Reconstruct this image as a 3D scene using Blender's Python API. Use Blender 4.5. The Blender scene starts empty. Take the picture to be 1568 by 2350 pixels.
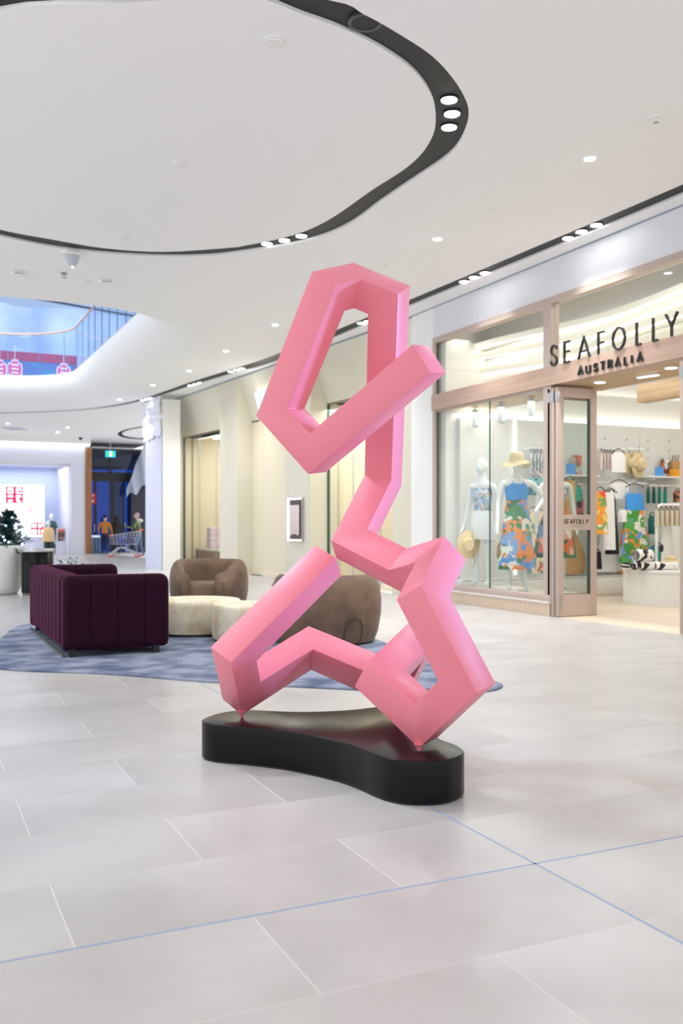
import bpy, bmesh, math, random
from mathutils import Vector, Matrix, noise
random.seed(7)
sin, cos, pi = math.sin, math.cos, math.pi
scene = bpy.context.scene
COL = scene.collection
# ------------------------------------------------------------------ frame
# world: x runs into the shops on the right, y runs down the mall, z up; the camera stands at the origin
F, CX, HY, H = 2160.0, 784.0, 1203.0, 1.25
TH = math.atan2(1001, 2160)
S, C = sin(TH), cos(TH)
ZC = 4.85                      # ceiling height
FX = 7.95                      # shop front line
def w2(X, Y): return (X*C + Y*S, -X*S + Y*C)
def ray(px):
    d = (px-CX)/F
    return (d*C + S, -d*S + C)
def dep(px, py, d):
    r = ray(px); return Vector((r[0]*d, r[1]*d, H-(py-HY)*d/F))
def at(px, py, z=0.0): return dep(px, py, F*(H-z)/(py-HY))
def onx(px, py, x0): return dep(px, py, x0/ray(px)[0])
def ony(px, py, y0): return dep(px, py, y0/ray(px)[1])

cam_d = bpy.data.cameras.new('camera'); cam = bpy.data.objects.new('camera', cam_d); COL.objects.link(cam)
cam.location = (0, 0, H); cam.rotation_euler = (pi/2, 0, -TH)
cam_d.sensor_fit = 'VERTICAL'; cam_d.sensor_height = 36; cam_d.sensor_width = 24
cam_d.lens = 36*F/2350; cam_d.shift_y = 28/2350
cam_d.clip_start = .05; cam_d.clip_end = 200
cam_d.dof.use_dof = True; cam_d.dof.focus_distance = 4.9; cam_d.dof.aperture_fstop = 2.8
scene.camera = cam
wd = bpy.data.worlds.new('world'); scene.world = wd; wd.use_nodes = True
wd.node_tree.nodes['Background'].inputs[0].default_value = (.96, .975, 1, 1)
wd.node_tree.nodes['Background'].inputs[1].default_value = .85
vs = scene.view_settings
vs.view_transform = 'Standard'; vs.look = 'None'; vs.exposure = 0.8; vs.gamma = 1; vs.use_curve_mapping = False

def area(name, loc, rot, sx, sy, power, col=(1, 1, 1)):
    l = bpy.data.lights.new(name, 'AREA'); l.shape = 'RECTANGLE'; l.size = sx; l.size_y = sy; l.energy = power; l.color = col
    o = bpy.data.objects.new(name, l); COL.objects.link(o); o.location = loc; o.rotation_euler = rot
    return o
def aim(o, target):
    o.rotation_euler = (Vector(target)-o.location).to_track_quat('-Z', 'Y').to_euler()
def spot(name, loc, power, col=(.97, .98, 1), ang=150, rad=.07):
    l = bpy.data.lights.new(name, 'SPOT'); l.energy = power; l.color = col; l.spot_size = math.radians(ang); l.spot_blend = 1; l.shadow_soft_size = rad
    o = bpy.data.objects.new(name, l); COL.objects.link(o); o.location = loc
    return o
aim(spot('added_violet_spot', (8.4, 2.4, 2.4), 1500, (.3, .48, 1), 24, .25), (2.1, 4.45, 1.45))  # unseen spot added to tint the sculpture's right-hand faces violet
area('skylight', (1.2, 22, 9.3), (0, 0, 0), 6, 12, 80, (.4, .56, 1))
area('upper_storey_fill', (5, 25.5, 9.3), (math.radians(62), 0, 0), 12, 4, 900, (.74, .87, 1))  # area light added out of view to brighten the upper storey
area('shop_ceiling_light', (11.2, 9.3, 3.46), (0, 0, 0), 4.4, 6.5, 72, (1, .985, .95))
area('window_bed_light', (8.55, 12.0, 3.08), (0, 0, 0), .7, 2.6, 13, (1, .98, .94))
area('transom_light', (8.3, 10, 4.3), (0, 0, 0), .4, 7, 13, (1, .98, .93))
area('cream_shop_light', (8.6, 17.0, 3.65), (0, 0, 0), 1.2, 3.0, 42, (1, .96, .88))
area('cream_shop_light', (8.0, 24.6, 3.65), (0, 0, 0), 1.2, 2.6, 38, (1, .96, .88))
area('far_shop_light', (3.6, 42.6, 3.7), (0, 0, 0), 7, 3, 75, (.93, .95, 1))

# ------------------------------------------------------------------ materials
def lin(c): return tuple((v/255/12.92 if v/255 <= .04045 else ((v/255+.055)/1.055)**2.4) for v in c)+(1,)
MATS = {}
def M(name, rgb, rough=.5, metal=0, nz=None, bump=None, emit=0, coat=0, sheen=0, rnd=0, stretch=None, spec=None):
    if name in MATS: return MATS[name]
    m = bpy.data.materials.new(name); m.use_nodes = True; nt = m.node_tree; b = nt.nodes['Principled BSDF']
    b.inputs['Base Color'].default_value = lin(rgb); b.inputs['Roughness'].default_value = rough; b.inputs['Metallic'].default_value = metal
    if spec is not None: b.inputs['Specular IOR Level'].default_value = spec
    if coat: b.inputs['Coat Weight'].default_value = coat; b.inputs['Coat Roughness'].default_value = .12
    if sheen:
        b.inputs['Sheen Weight'].default_value = sheen; b.inputs['Sheen Roughness'].default_value = .35; b.inputs['Sheen Tint'].default_value = lin(tuple(min(255, int(c*3.4)) for c in rgb))
    if emit:
        b.inputs['Emission Color'].default_value = lin(rgb); b.inputs['Emission Strength'].default_value = emit
    tc = None
    def coords():
        nonlocal tc
        if tc is None:
            t = nt.nodes.new('ShaderNodeTexCoord'); mp = nt.nodes.new('ShaderNodeMapping')
            mp.inputs['Scale'].default_value = stretch or (1, 1, 1)
            nt.links.new(t.outputs['Object'], mp.inputs[0]); tc = mp.outputs[0]
        return tc
    col_out = None
    if nz:      # nz = (scale, other rgb, low, high)
        n = nt.nodes.new('ShaderNodeTexNoise'); n.inputs['Scale'].default_value = nz[0]; n.inputs['Detail'].default_value = 6
        nt.links.new(coords(), n.inputs['Vector'])
        r = nt.nodes.new('ShaderNodeMapRange'); r.inputs[1].default_value = nz[2]; r.inputs[2].default_value = nz[3]
        nt.links.new(n.outputs['Fac'], r.inputs[0])
        mx = nt.nodes.new('ShaderNodeMix'); mx.data_type = 'RGBA'
        mx.inputs[6].default_value = lin(rgb); mx.inputs[7].default_value = lin(nz[1])
        nt.links.new(r.outputs[0], mx.inputs[0]); col_out = mx.outputs[2]
    if rnd:
        oi = nt.nodes.new('ShaderNodeObjectInfo'); r = nt.nodes.new('ShaderNodeMapRange'); r.inputs[3].default_value = 1-rnd; r.inputs[4].default_value = 1+rnd
        nt.links.new(oi.outputs['Random'], r.inputs[0])
        hs = nt.nodes.new('ShaderNodeHueSaturation')
        if col_out: nt.links.new(col_out, hs.inputs['Color'])
        else: hs.inputs['Color'].default_value = lin(rgb)
        nt.links.new(r.outputs[0], hs.inputs['Value']); col_out = hs.outputs[0]
    if col_out: nt.links.new(col_out, b.inputs['Base Color'])
    if bump:    # (scale, strength)
        n = nt.nodes.new('ShaderNodeTexNoise'); n.inputs['Scale'].default_value = bump[0]; n.inputs['Detail'].default_value = 5
        nt.links.new(coords(), n.inputs['Vector'])
        bp = nt.nodes.new('ShaderNodeBump'); bp.inputs['Strength'].default_value = bump[1]; bp.inputs['Distance'].default_value = .01
        nt.links.new(n.outputs['Fac'], bp.inputs['Height']); nt.links.new(bp.outputs[0], b.inputs['Normal'])
    MATS[name] = m
    return m
def glass(name, tint=(250, 252, 251), refl=1.0):
    if name in MATS: return MATS[name]
    m = bpy.data.materials.new(name); m.use_nodes = True; nt = m.node_tree; nt.nodes.clear()
    o = nt.nodes.new('ShaderNodeOutputMaterial'); mx = nt.nodes.new('ShaderNodeMixShader'); tr = nt.nodes.new('ShaderNodeBsdfTransparent')
    gl = nt.nodes.new('ShaderNodeBsdfGlossy'); fr = nt.nodes.new('ShaderNodeLayerWeight'); fr.inputs[0].default_value = .5; pw = nt.nodes.new('ShaderNodeMath'); pw.operation = 'POWER'; pw.inputs[1].default_value = 4; ml = nt.nodes.new('ShaderNodeMath'); ml.operation = 'MULTIPLY_ADD'
    tr.inputs[0].default_value = lin(tint); gl.inputs['Roughness'].default_value = .01; ml.inputs[1].default_value = .5*refl; ml.inputs[2].default_value = .03*refl
    nt.links.new(fr.outputs['Facing'], pw.inputs[0]); nt.links.new(pw.outputs[0], ml.inputs[0]); nt.links.new(ml.outputs[0], mx.inputs[0]); nt.links.new(tr.outputs[0], mx.inputs[1]); nt.links.new(gl.outputs[0], mx.inputs[2]); nt.links.new(mx.outputs[0], o.inputs[0])
    MATS[name] = m
    return m
def printed(name, cols, scale=6, rough=.7, bands=None, warp=.6):
    """patchwork print: voronoi cells take one of the colours; bands = (z, rgb) plain cloth above local height z"""
    if name in MATS: return MATS[name]
    m = bpy.data.materials.new(name); m.use_nodes = True; nt = m.node_tree; b = nt.nodes['Principled BSDF']; b.inputs['Roughness'].default_value = rough
    t = nt.nodes.new('ShaderNodeTexCoord'); n = nt.nodes.new('ShaderNodeTexNoise'); n.inputs['Scale'].default_value = scale*.7
    mxv = nt.nodes.new('ShaderNodeMix'); mxv.data_type = 'VECTOR'; mxv.inputs[0].default_value = warp*.25
    nt.links.new(t.outputs['Object'], n.inputs['Vector']); nt.links.new(t.outputs['Object'], mxv.inputs[4]); nt.links.new(n.outputs['Color'], mxv.inputs[5])
    v = nt.nodes.new('ShaderNodeTexVoronoi'); v.inputs['Scale'].default_value = scale; nt.links.new(mxv.outputs[1], v.inputs['Vector'])
    sep = nt.nodes.new('ShaderNodeSeparateColor'); nt.links.new(v.outputs['Color'], sep.inputs[0])
    cr = nt.nodes.new('ShaderNodeValToRGB'); cr.color_ramp.interpolation = 'CONSTANT'
    e = cr.color_ramp.elements
    while len(e) < len(cols): e.new(.5)
    for i, c in enumerate(cols): e[i].position = i/len(cols); e[i].color = lin(c)
    nt.links.new(sep.outputs[0], cr.inputs[0]); out = cr.outputs[0]
    if bands:
        sx = nt.nodes.new('ShaderNodeSeparateXYZ'); nt.links.new(t.outputs['Object'], sx.inputs[0])
        gt = nt.nodes.new('ShaderNodeMath'); gt.operation = 'GREATER_THAN'; gt.inputs[1].default_value = bands[0]; nt.links.new(sx.outputs[2], gt.inputs[0])
        mx = nt.nodes.new('ShaderNodeMix'); mx.data_type = 'RGBA'; mx.inputs[7].default_value = lin(bands[1])
        nt.links.new(gt.outputs[0], mx.inputs[0]); nt.links.new(out, mx.inputs[6]); out = mx.outputs[2]
    nt.links.new(out, b.inputs['Base Color'])
    MATS[name] = m
    return m

WHITE = M('white_paint', (244, 244, 242), .55)
CEIL = M('ceiling_paint', (249, 249, 248), .8)
BLACK = M('matt_black', (22, 22, 24), .5)
def stone():
    m = bpy.data.materials.new('limestone'); m.use_nodes = True; nt = m.node_tree; b = nt.nodes['Principled BSDF']; b.inputs['Roughness'].default_value = .3
    g = nt.nodes.new('ShaderNodeNewGeometry'); oi = nt.nodes.new('ShaderNodeObjectInfo')
    cm = nt.nodes.new('ShaderNodeCombineXYZ'); k = nt.nodes.new('ShaderNodeMath'); k.operation = 'MULTIPLY'; k.inputs[1].default_value = 60
    nt.links.new(oi.outputs['Random'], k.inputs[0]); nt.links.new(k.outputs[0], cm.inputs[2])
    ad = nt.nodes.new('ShaderNodeVectorMath'); nt.links.new(g.outputs['Position'], ad.inputs[0]); nt.links.new(cm.outputs[0], ad.inputs[1])
    def nz(sc, det=6, dist=0):
        n = nt.nodes.new('ShaderNodeTexNoise'); n.inputs['Scale'].default_value = sc; n.inputs['Detail'].default_value = det; n.inputs['Distortion'].default_value = dist
        nt.links.new(ad.outputs[0], n.inputs['Vector']); return n.outputs['Fac']
    def mr(src, a, b_, c, d):
        r = nt.nodes.new('ShaderNodeMapRange'); nt.links.new(src, r.inputs[0])
        for i, v in enumerate((a, b_, c, d)): r.inputs[i+1].default_value = v
        return r.outputs[0]
    def mix(f, c1, c2):
        x = nt.nodes.new('ShaderNodeMix'); x.data_type = 'RGBA'; nt.links.new(f, x.inputs[0])
        for i, c in ((6, c1), (7, c2)):
            if isinstance(c, tuple): x.inputs[i].default_value = lin(c)
            else: nt.links.new(c, x.inputs[i])
        return x.outputs[2]
    base = mix(mr(nz(1.6, 8), .35, .68, 0, 1), (203, 200, 198), (186, 182, 180))
    v = nt.nodes.new('ShaderNodeMath'); v.operation = 'SUBTRACT'; v.inputs[1].default_value = .5; nt.links.new(nz(.9, 2.5, .5), v.inputs[0])
    av = nt.nodes.new('ShaderNodeMath'); av.operation = 'ABSOLUTE'; nt.links.new(v.outputs[0], av.inputs[0])
    mk = nt.nodes.new('ShaderNodeMath'); mk.operation = 'MULTIPLY'; nt.links.new(mr(av.outputs[0], 0, .003, .2, 0), mk.inputs[0]); nt.links.new(mr(nz(.9), .5, .62, 0, 1), mk.inputs[1])
    base = mix(mk.outputs[0], base, (160, 154, 156))
    hs = nt.nodes.new('ShaderNodeHueSaturation'); nt.links.new(base, hs.inputs['Color']); nt.links.new(mr(oi.outputs['Random'], 0, 1, .975, 1.025), hs.inputs['Value'])
    nt.links.new(hs.outputs[0], b.inputs['Base Color'])
    return m
STONE = stone()
GROUT = M('grout', (232, 228, 222), .6)
BLUEJ = M('blue_joint', (150, 166, 196), .6)
PINK = M('pink_paint', (234, 130, 147), .42, spec=.6)
PLINTH = M('black_gloss', (9, 9, 11), .22, spec=.22)
TIMBER = M('pale_timber', (196, 168, 150), .45, nz=(3, (178, 148, 130), .35, .75), stretch=(1, .35, 6))
TIMBER2 = M('warm_timber', (205, 178, 140), .5, nz=(3, (176, 140, 100), .4, .75), stretch=(5, .4, 5))
FRAME = M('greige_frame', (192, 174, 162), .45)
GLASS = glass('clear_glass')
GREENG = M('green_glass_edge', (60, 92, 84), .2)
CREAM = M('cream_plaster', (226, 221, 202), .5, nz=(1.2, (220, 214, 193), .3, .8))
CREAM2 = M('cream_panel', (232, 222, 196), .45)
PLUM = M('plum_velvet', (40, 10, 28), .85, sheen=.55, spec=.15, nz=(30, (36, 7, 26), .4, .7))
TAUPE = M('taupe_velvet', (122, 98, 78), .7, sheen=.2, nz=(3.5, (98, 76, 60), .42, .66))
BOUCLE = M('stone_boucle', (238, 230, 208), .85, nz=(6, (208, 188, 146), .42, .72), bump=(60, .5))
RUG = M('blue_rug', (158, 168, 190), .95, nz=(2.6, (92, 106, 134), .4, .62), bump=(160, .8), stretch=(1, 1.3, 1))
STEEL = M('brushed_steel', (190, 192, 194), .3, 1)
LAMP = M('lamp_white', (255, 255, 255), .4, emit=14)
LED = M('led_strip', (255, 253, 246), .4, emit=3.5)
MANN = M('mannequin_white', (238, 242, 240), .35)
HANG = M('hanger_black', (24, 24, 26), .4)

# ------------------------------------------------------------------ builders
def mesh(name, v, f, mats, smooth=False):
    me = bpy.data.meshes.new(name); me.from_pydata([tuple(p) for p in v], [], f)
    for m in (mats if isinstance(mats, (list, tuple)) else [mats]): me.materials.append(m)
    if smooth:
        for p in me.polygons: p.use_smooth = True
    me.update(); return me
def link(name, me, parent=None, loc=None, rz=0):
    o = bpy.data.objects.new(name, me); COL.objects.link(o)
    if loc is not None: o.location = loc
    if rz: o.rotation_euler = (0, 0, rz)
    if parent is not None: o.parent = parent
    return o
def tag(o, label=None, cat=None, group=None, kind=None):
    if label: o['label'] = label
    if cat: o['category'] = cat
    if group: o['group'] = group
    if kind: o['kind'] = kind
    return o
def thing(name, label, cat, loc=(0, 0, 0), rz=0, group=None):
    o = bpy.data.objects.new(name, None); COL.objects.link(o); o.empty_display_size = .1
    o.location = loc; o.rotation_euler = (0, 0, rz)
    return tag(o, label, cat, group)
def copy_tree(o, parent=None):
    c = o.copy(); COL.objects.link(c); c.parent = parent
    for ch in list(o.children): copy_tree(ch, c)
    return c
class MB:
    """collects simple shapes into one mesh"""
    def __init__(s): s.v = []; s.f = []
    def add(s, v, f):
        n = len(s.v); s.v += [tuple(p) for p in v]; s.f += [tuple(i+n for i in q) for q in f]; return s
    def box(s, x0, x1, y0, y1, z0, z1):
        v = [(x, y, z) for z in (z0, z1) for x, y in ((x0, y0), (x1, y0), (x1, y1), (x0, y1))]
        return s.add(v, [(3, 2, 1, 0), (4, 5, 6, 7), (0, 1, 5, 4), (1, 2, 6, 5), (2, 3, 7, 6), (3, 0, 4, 7)])
    def loft(s, rings, closed=True, caps=True):
        n = len(rings[0]); v = [p for r in rings for p in r]; f = []
        m = n if closed else n-1
        for i in range(len(rings)-1):
            for j in range(m):
                k = (j+1) % n; f.append((i*n+j, i*n+k, (i+1)*n+k, (i+1)*n+j))
        if caps and closed: f.append(tuple(range(n))[::-1]); f.append(tuple((len(rings)-1)*n+j for j in range(n)))
        return s.add(v, f)
    def prism(s, pts, z0, z1): return s.loft([[(p[0], p[1], z0) for p in pts], [(p[0], p[1], z1) for p in pts]])
    def lathe(s, prof, n=24, c=(0, 0), caps=True): return s.loft([[(c[0]+r*cos(2*pi*k/n), c[1]+r*sin(2*pi*k/n), z) for k in range(n)] for r, z in prof], True, caps)
    def tube(s, pts, r, n=8, closed=False):
        pts = [Vector(p) for p in pts]; rings = []; N = len(pts); up = None
        for i, p in enumerate(pts):
            a = pts[i-1] if (i or closed) else p; b = pts[(i+1) % N] if (i < N-1 or closed) else p
            t = (b-a).normalized()
            if up is None: up = Vector((0, 0, 1)) if abs(t.z) < .9 else Vector((1, 0, 0))
            sd = t.cross(up).normalized(); u2 = sd.cross(t).normalized(); up = u2
            rr = r[i] if isinstance(r, (list, tuple)) else r
            rings.append([p+(sd*cos(2*pi*k/n)+u2*sin(2*pi*k/n))*rr for k in range(n)])
        if closed: rings.append(rings[0]); return s.loft(rings, True, False)
        return s.loft(rings)
    def ball(s, c, r, n=10, sq=(1, 1, 1)):
        m = max(4, n//2+1); rings = []
        for i in range(m+1):
            a = -pi/2+pi*i/m; rr = max(.001, cos(a))
            rings.append([(c[0]+r*sq[0]*rr*cos(2*pi*k/n), c[1]+r*sq[1]*rr*sin(2*pi*k/n), c[2]+r*sq[2]*sin(a)) for k in range(n)])
        return s.loft(rings)
    def make(s, name, mat, parent=None, smooth=False, bev=0, seg=2, center=False):
        v = s.v; loc = None
        if center:
            xs = [p[0] for p in v]; ys = [p[1] for p in v]; zs = [p[2] for p in v]
            loc = Vector(((min(xs)+max(xs))/2, (min(ys)+max(ys))/2, min(zs)))
            v = [(p[0]-loc.x, p[1]-loc.y, p[2]-loc.z) for p in v]
        me = mesh(name, v, s.f, mat, smooth)
        if bev:
            bm = bmesh.new(); bm.from_mesh(me); bmesh.ops.remove_doubles(bm, verts=bm.verts, dist=1e-5)
            bmesh.ops.recalc_face_normals(bm, faces=bm.faces)
            es = [e for e in bm.edges if len(e.link_faces) == 2 and e.calc_face_angle(0) > .5]
            bmesh.ops.bevel(bm, geom=es, offset=bev, segments=seg, affect='EDGES', profile=.5, clamp_overlap=True)
            bm.to_mesh(me); bm.free()
            for p in me.polygons: p.use_smooth = True
            me.set_sharp_from_angle(angle=math.radians(40))
        elif smooth: me.set_sharp_from_angle(angle=math.radians(45))
        return link(name, me, parent, loc)
def bx(name, x0, x1, y0, y1, z0, z1, mat, parent=None, bev=0, seg=2, center=False): return MB().box(x0, x1, y0, y1, z0, z1).make(name, mat, parent, bev=bev, seg=seg, center=center)
def st(o): o['kind'] = 'structure'; return o
def filled(loops, z):
    """flat face with holes from closed 2-D loops (even-odd)"""
    cu = bpy.data.curves.new('tmp', 'CURVE'); cu.dimensions = '2D'; cu.fill_mode = 'BOTH'
    for lp in loops:
        sp = cu.splines.new('POLY'); sp.points.add(len(lp)-1); sp.use_cyclic_u = True
        for q, p in zip(sp.points, lp): q.co = (p[0], p[1], 0, 1)
    o = bpy.data.objects.new('tmp', cu); COL.objects.link(o)
    me = bpy.data.meshes.new_from_object(o.evaluated_get(bpy.context.evaluated_depsgraph_get()))
    bpy.data.objects.remove(o); bpy.data.curves.remove(cu)
    for v in me.vertices: v.co.z = z
    return me
def smooth_closed(pts, n=6):
    """Catmull-Rom through closed 2-D points"""
    N = len(pts); out = []
    for i in range(N):
        p0, p1, p2, p3 = [Vector(pts[(i+k-1) % N][:2]) for k in range(4)]
        for k in range(n):
            t = k/n
            out.append(.5*((2*p1)+(p2-p0)*t+(2*p0-5*p1+4*p2-p3)*t*t+(3*p1-p0-3*p2+p3)*t**3))
    return out
def smooth_open(pts, n=6):
    P = [Vector(p[:2]) for p in pts]; P = [2*P[0]-P[1]]+P+[2*P[-1]-P[-2]]; out = []
    for i in range(1, len(P)-2):
        p0, p1, p2, p3 = P[i-1:i+3]
        for k in range(n):
            t = k/n
            out.append(.5*((2*p1)+(p2-p0)*t+(2*p0-5*p1+4*p2-p3)*t*t+(3*p1-p0-3*p2+p3)*t**3))
    return out+[P[-2]]
def rounded_rect(x0, x1, y0, y1, r, n=8):
    out = []
    for cx_, cy_, a0 in ((x1-r, y1-r, 0), (x0+r, y1-r, pi/2), (x0+r, y0+r, pi), (x1-r, y0+r, 1.5*pi)):
        for k in range(n+1): a = a0+pi/2*k/n; out.append((cx_+r*cos(a), cy_+r*sin(a)))
    return out

# ------------------------------------------------------------------ floor
floor = st(bx('floor', -8, 10, -4, 45, -.3, -.0008, GROUT))
TL, TW, BX, AY = 1.1, .55, 2.104, 2.845
def tile_list():
    out = []
    for k in range(-13, 72):
        y0 = AY+k*TW; odd = k % 2
        xs = sorted({BX}|{BX+(0 if odd else .55)+TL*m for m in range(-10, 6)})
        xs = [x for x in xs if -8 < x < FX]+[FX]
        for x0, x1 in zip(xs, xs[1:]): out.append((x0, x1, y0, y0+TW))
    return out
def in_view(x, y, pad=140):
    Y = x*S+y*C; X = x*C-y*S
    if Y < .9: return False
    return -pad < CX+F*X/Y < 1568+pad and HY+F*H/Y < 2350+3*pad
tiles = tile_list()
tiles.sort(key=lambda t: (not in_view((t[0]+t[1])/2, (t[2]+t[3])/2), (t[0]+t[1])/2*S+(t[2]+t[3])/2*C))
G = .0022; tile_me = {}; rest = MB()
for i, (x0, x1, y0, y1) in enumerate(tiles):
    if i < 300 and in_view((x0+x1)/2, (y0+y1)/2):
        key = round(x1-x0, 3)
        if key not in tile_me: h = (x1-x0)/2-G; tile_me[key] = MB().box(-h, h, -TW/2+G, TW/2-G, -.02, 0)
        if not isinstance(tile_me[key], bpy.types.Mesh):
            b = tile_me[key]; tile_me[key] = mesh('tile', b.v, b.f, STONE)
        link('tile', tile_me[key], floor, ((x0+x1)/2, (y0+y1)/2, 0))
    else: rest.box(x0+G, x1-G, y0+G, y1-G, -.02, 0)
tag(rest.make('tile_field', STONE, floor), kind='stuff')
bx('joint_strip', BX-.005, BX+.005, -4, 40, -.01, .0006, BLUEJ, floor)
bx('joint_strip', -8, FX, AY-.005, AY+.005, -.01, .0006, BLUEJ, floor)

# ------------------------------------------------------------------ ceiling
outer_px = [(753, 0), (835, 33), (904, 71), (990, 127), (1042, 183), (1070, 231), (1076, 262), (1071, 293), (1052, 331), (1018, 365), (939, 418), (870, 465), (825, 499), (784, 523), (732, 544), (663, 561), (560, 577), (485, 586), (378, 588), (242, 581), (121, 567), (0, 542)]
inner_px = [(560, -8), (698, 34), (801, 72), (887, 117), (949, 162), (987, 213), (1000, 265), (994, 310), (966, 355), (922, 393), (853, 437), (784, 486), (739, 513), (691, 534), (629, 551), (560, 564), (533, 568), (378, 578), (242, 570), (121, 550), (0, 527)]
P2 = lambda px, py, z=ZC: at(px, py, z).to_2d()
off_o = [w2(-5.0, 11.0), w2(-5.5, 9.4), w2(-4.6, 7.3), w2(-2.6, 6.3), w2(-1.2, 6.2)]
off_i = [w2(-4.8, 10.7), w2(-5.2, 9.4), w2(-4.3, 7.55), w2(-2.5, 6.62), w2(-1.5, 6.5)]
ring_o = smooth_closed([P2(*p) for p in outer_px]+[Vector(p) for p in off_o], 4)
ring_i = smooth_closed([P2(*p) for p in inner_px]+[Vector(p) for p in off_i], 4)
su = [(7.47, -3.5), (7.47, 3)]+[P2(*p) for p in ((1568, 423), (1240, 562), (940, 688), (640, 811), (540, 845), (440, 876), (340, 911), (270, 928), (190, 939), (90, 944.5), (0, 946.5), (-140, 947))]
sl = [(7.70, -3.5), (7.70, 3)]+[P2(*p) for p in ((1568, 446), (1240, 581), (940, 703), (640, 827), (540, 856), (440, 886), (340, 917), (270, 932), (190, 941.5), (90, 947), (0, 949), (-140, 949.5))]
su = smooth_open(su, 4); sl = smooth_open(sl, 4)
strip = su+sl[::-1]
def void_ring(off, near=0): return rounded_rect(-4-off, 4.25+off, 16.5-off, 28.45+off, 1.9+off*.7, 10)
VO = .9
ceil_me = filled([[(-8, -4), (9.9, -4), (9.9, 47), (-8, 47)], ring_o, ring_i, strip, void_ring(VO)], ZC)
ceil_me.materials.clear(); ceil_me.materials.append(CEIL)
ceiling = st(link('ceiling', ceil_me))
def channel(name, la, lb, closed, dz=.026):
    """recessed light channel: white side walls, black back"""
    b = MB()
    for lp, flip in ((la, 0), (lb, 1)):
        n = len(lp); v = [(p[0], p[1], ZC) for p in lp]+[(p[0], p[1], ZC+dz) for p in lp]
        b.add(v, [(j, (j+1) % n, n+(j+1) % n, n+j) for j in range(n if closed else n-1)])
    t = b.make(name, WHITE, None)
    st(t)
    if closed: me = filled([la, lb], ZC+dz)
    else: me = filled([la+lb[::-1]], ZC+dz)
    me.materials.clear(); me.materials.append(BLACK); link('channel_back', me, t)
    return t
ring_t = channel('trim_1', ring_o, ring_i, True)
slot_t = channel('trim_2', su, sl, False)
# rounded rim of the void, rising to the upper floor edge
rings = []
for k in range(9):
    t = k/8*pi/2
    rings.append([(p[0], p[1], ZC+.6*(1-cos(t))) for p in void_ring(VO*(1-sin(t)))])
UZ = 5.45
rings.append([(p[0], p[1], UZ+.06) for p in void_ring(0)])
st(MB().loft(rings, True, False).make('trim_3', CEIL, smooth=True))
# upper storey
up_me = filled([[(-8, 8), (16, 8), (16, 38), (-8, 38)], void_ring(-.02)], UZ+.05)
up_me.materials.clear(); up_me.materials.append(WHITE); st(link('floor', up_me))
UPW = M('upper_sheeting', (206, 222, 244), .35, nz=(.8, (170, 192, 226), .35, .7))
me_ = []
b = MB(); n = 60; rows = []
for i in range(n+1):
    x = -4+22*i/n
    rows.append([(x, 37.2+.25*sin(x*1.9)+.12*sin(x*4.3+z), z) for z in (5.4, 6.4, 7.4, 8.4, 9.5)])
b.loft(rows, False, False)
st(b.make('wall_upper', UPW, smooth=True))
st(bx('ceiling', -8, 16, 14, 44, 9.5, 9.7, M('upper_ceiling', (226, 234, 246), .6)))
sx0, sx1 = dep(8, 674, 33.5), dep(215, 711, 36)
sd = (sx1-sx0).to_2d().normalized(); sn = Vector((-sd.y, sd.x))
b = MB().prism([sx0.to_2d()-sd*3-sn*.1, sx1.to_2d()+sd*2-sn*.1, sx1.to_2d()+sd*2+sn*.1, sx0.to_2d()-sd*3+sn*.1], 9.47, 9.52)
st(b.make('trim_4', M('blue_black', (20, 30, 56), .5)))
bal = thing('glass_balustrade', 'frameless curved glass balustrade with timber handrail around the ceiling void', 'balustrade', (0, 0, UZ))
VR = [Vector(p) for p in void_ring(.03)]
RAILW = M('handrail_timber', (176, 142, 122), .45)
MB().tube([(p.x, p.y, 1.25) for p in VR], .028, 8, True).make('handrail', RAILW, bal, True)
BGL = glass('balustrade_glass', (226, 238, 250), 1.2)
dist = 0; seg = [VR[0]]; panes = []
for i in range(1, len(VR)*1+1):
    p, q = VR[i-1], VR[i % len(VR)]; L = (q-p).length; nsub = max(1, int(round(L/.95))) if L > 1 else 1
    for k in range(nsub):
        r_ = p+(q-p)*((k+1)/nsub); seg.append(r_); dist += L/nsub
        if dist > .85: panes.append(seg); seg = [r_]; dist = 0
if len(seg) > 1: panes.append(seg)
for sg in panes:
    if max(p.x for p in sg) < 1: continue
    a, b_ = sg[0]+(sg[1]-sg[0]).normalized()*.012, sg[-1]-(sg[-1]-sg[-2]).normalized()*.012
    pts = [a]+sg[1:-1]+[b_]
    v = [(p.x, p.y, z) for z in (.04, 1.23) for p in pts]; n = len(pts)
    link('pane', mesh('pane', v, [(j, j+1, n+j+1, n+j) for j in range(n-1)], BGL), bal)
    e = sg[-1]; MB().box(e.x-.008, e.x+.008, e.y-.008, e.y+.008, .04, 1.23).make('pane_edge', M('glass_edge_blue', (56, 96, 140), .3), bal)
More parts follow.
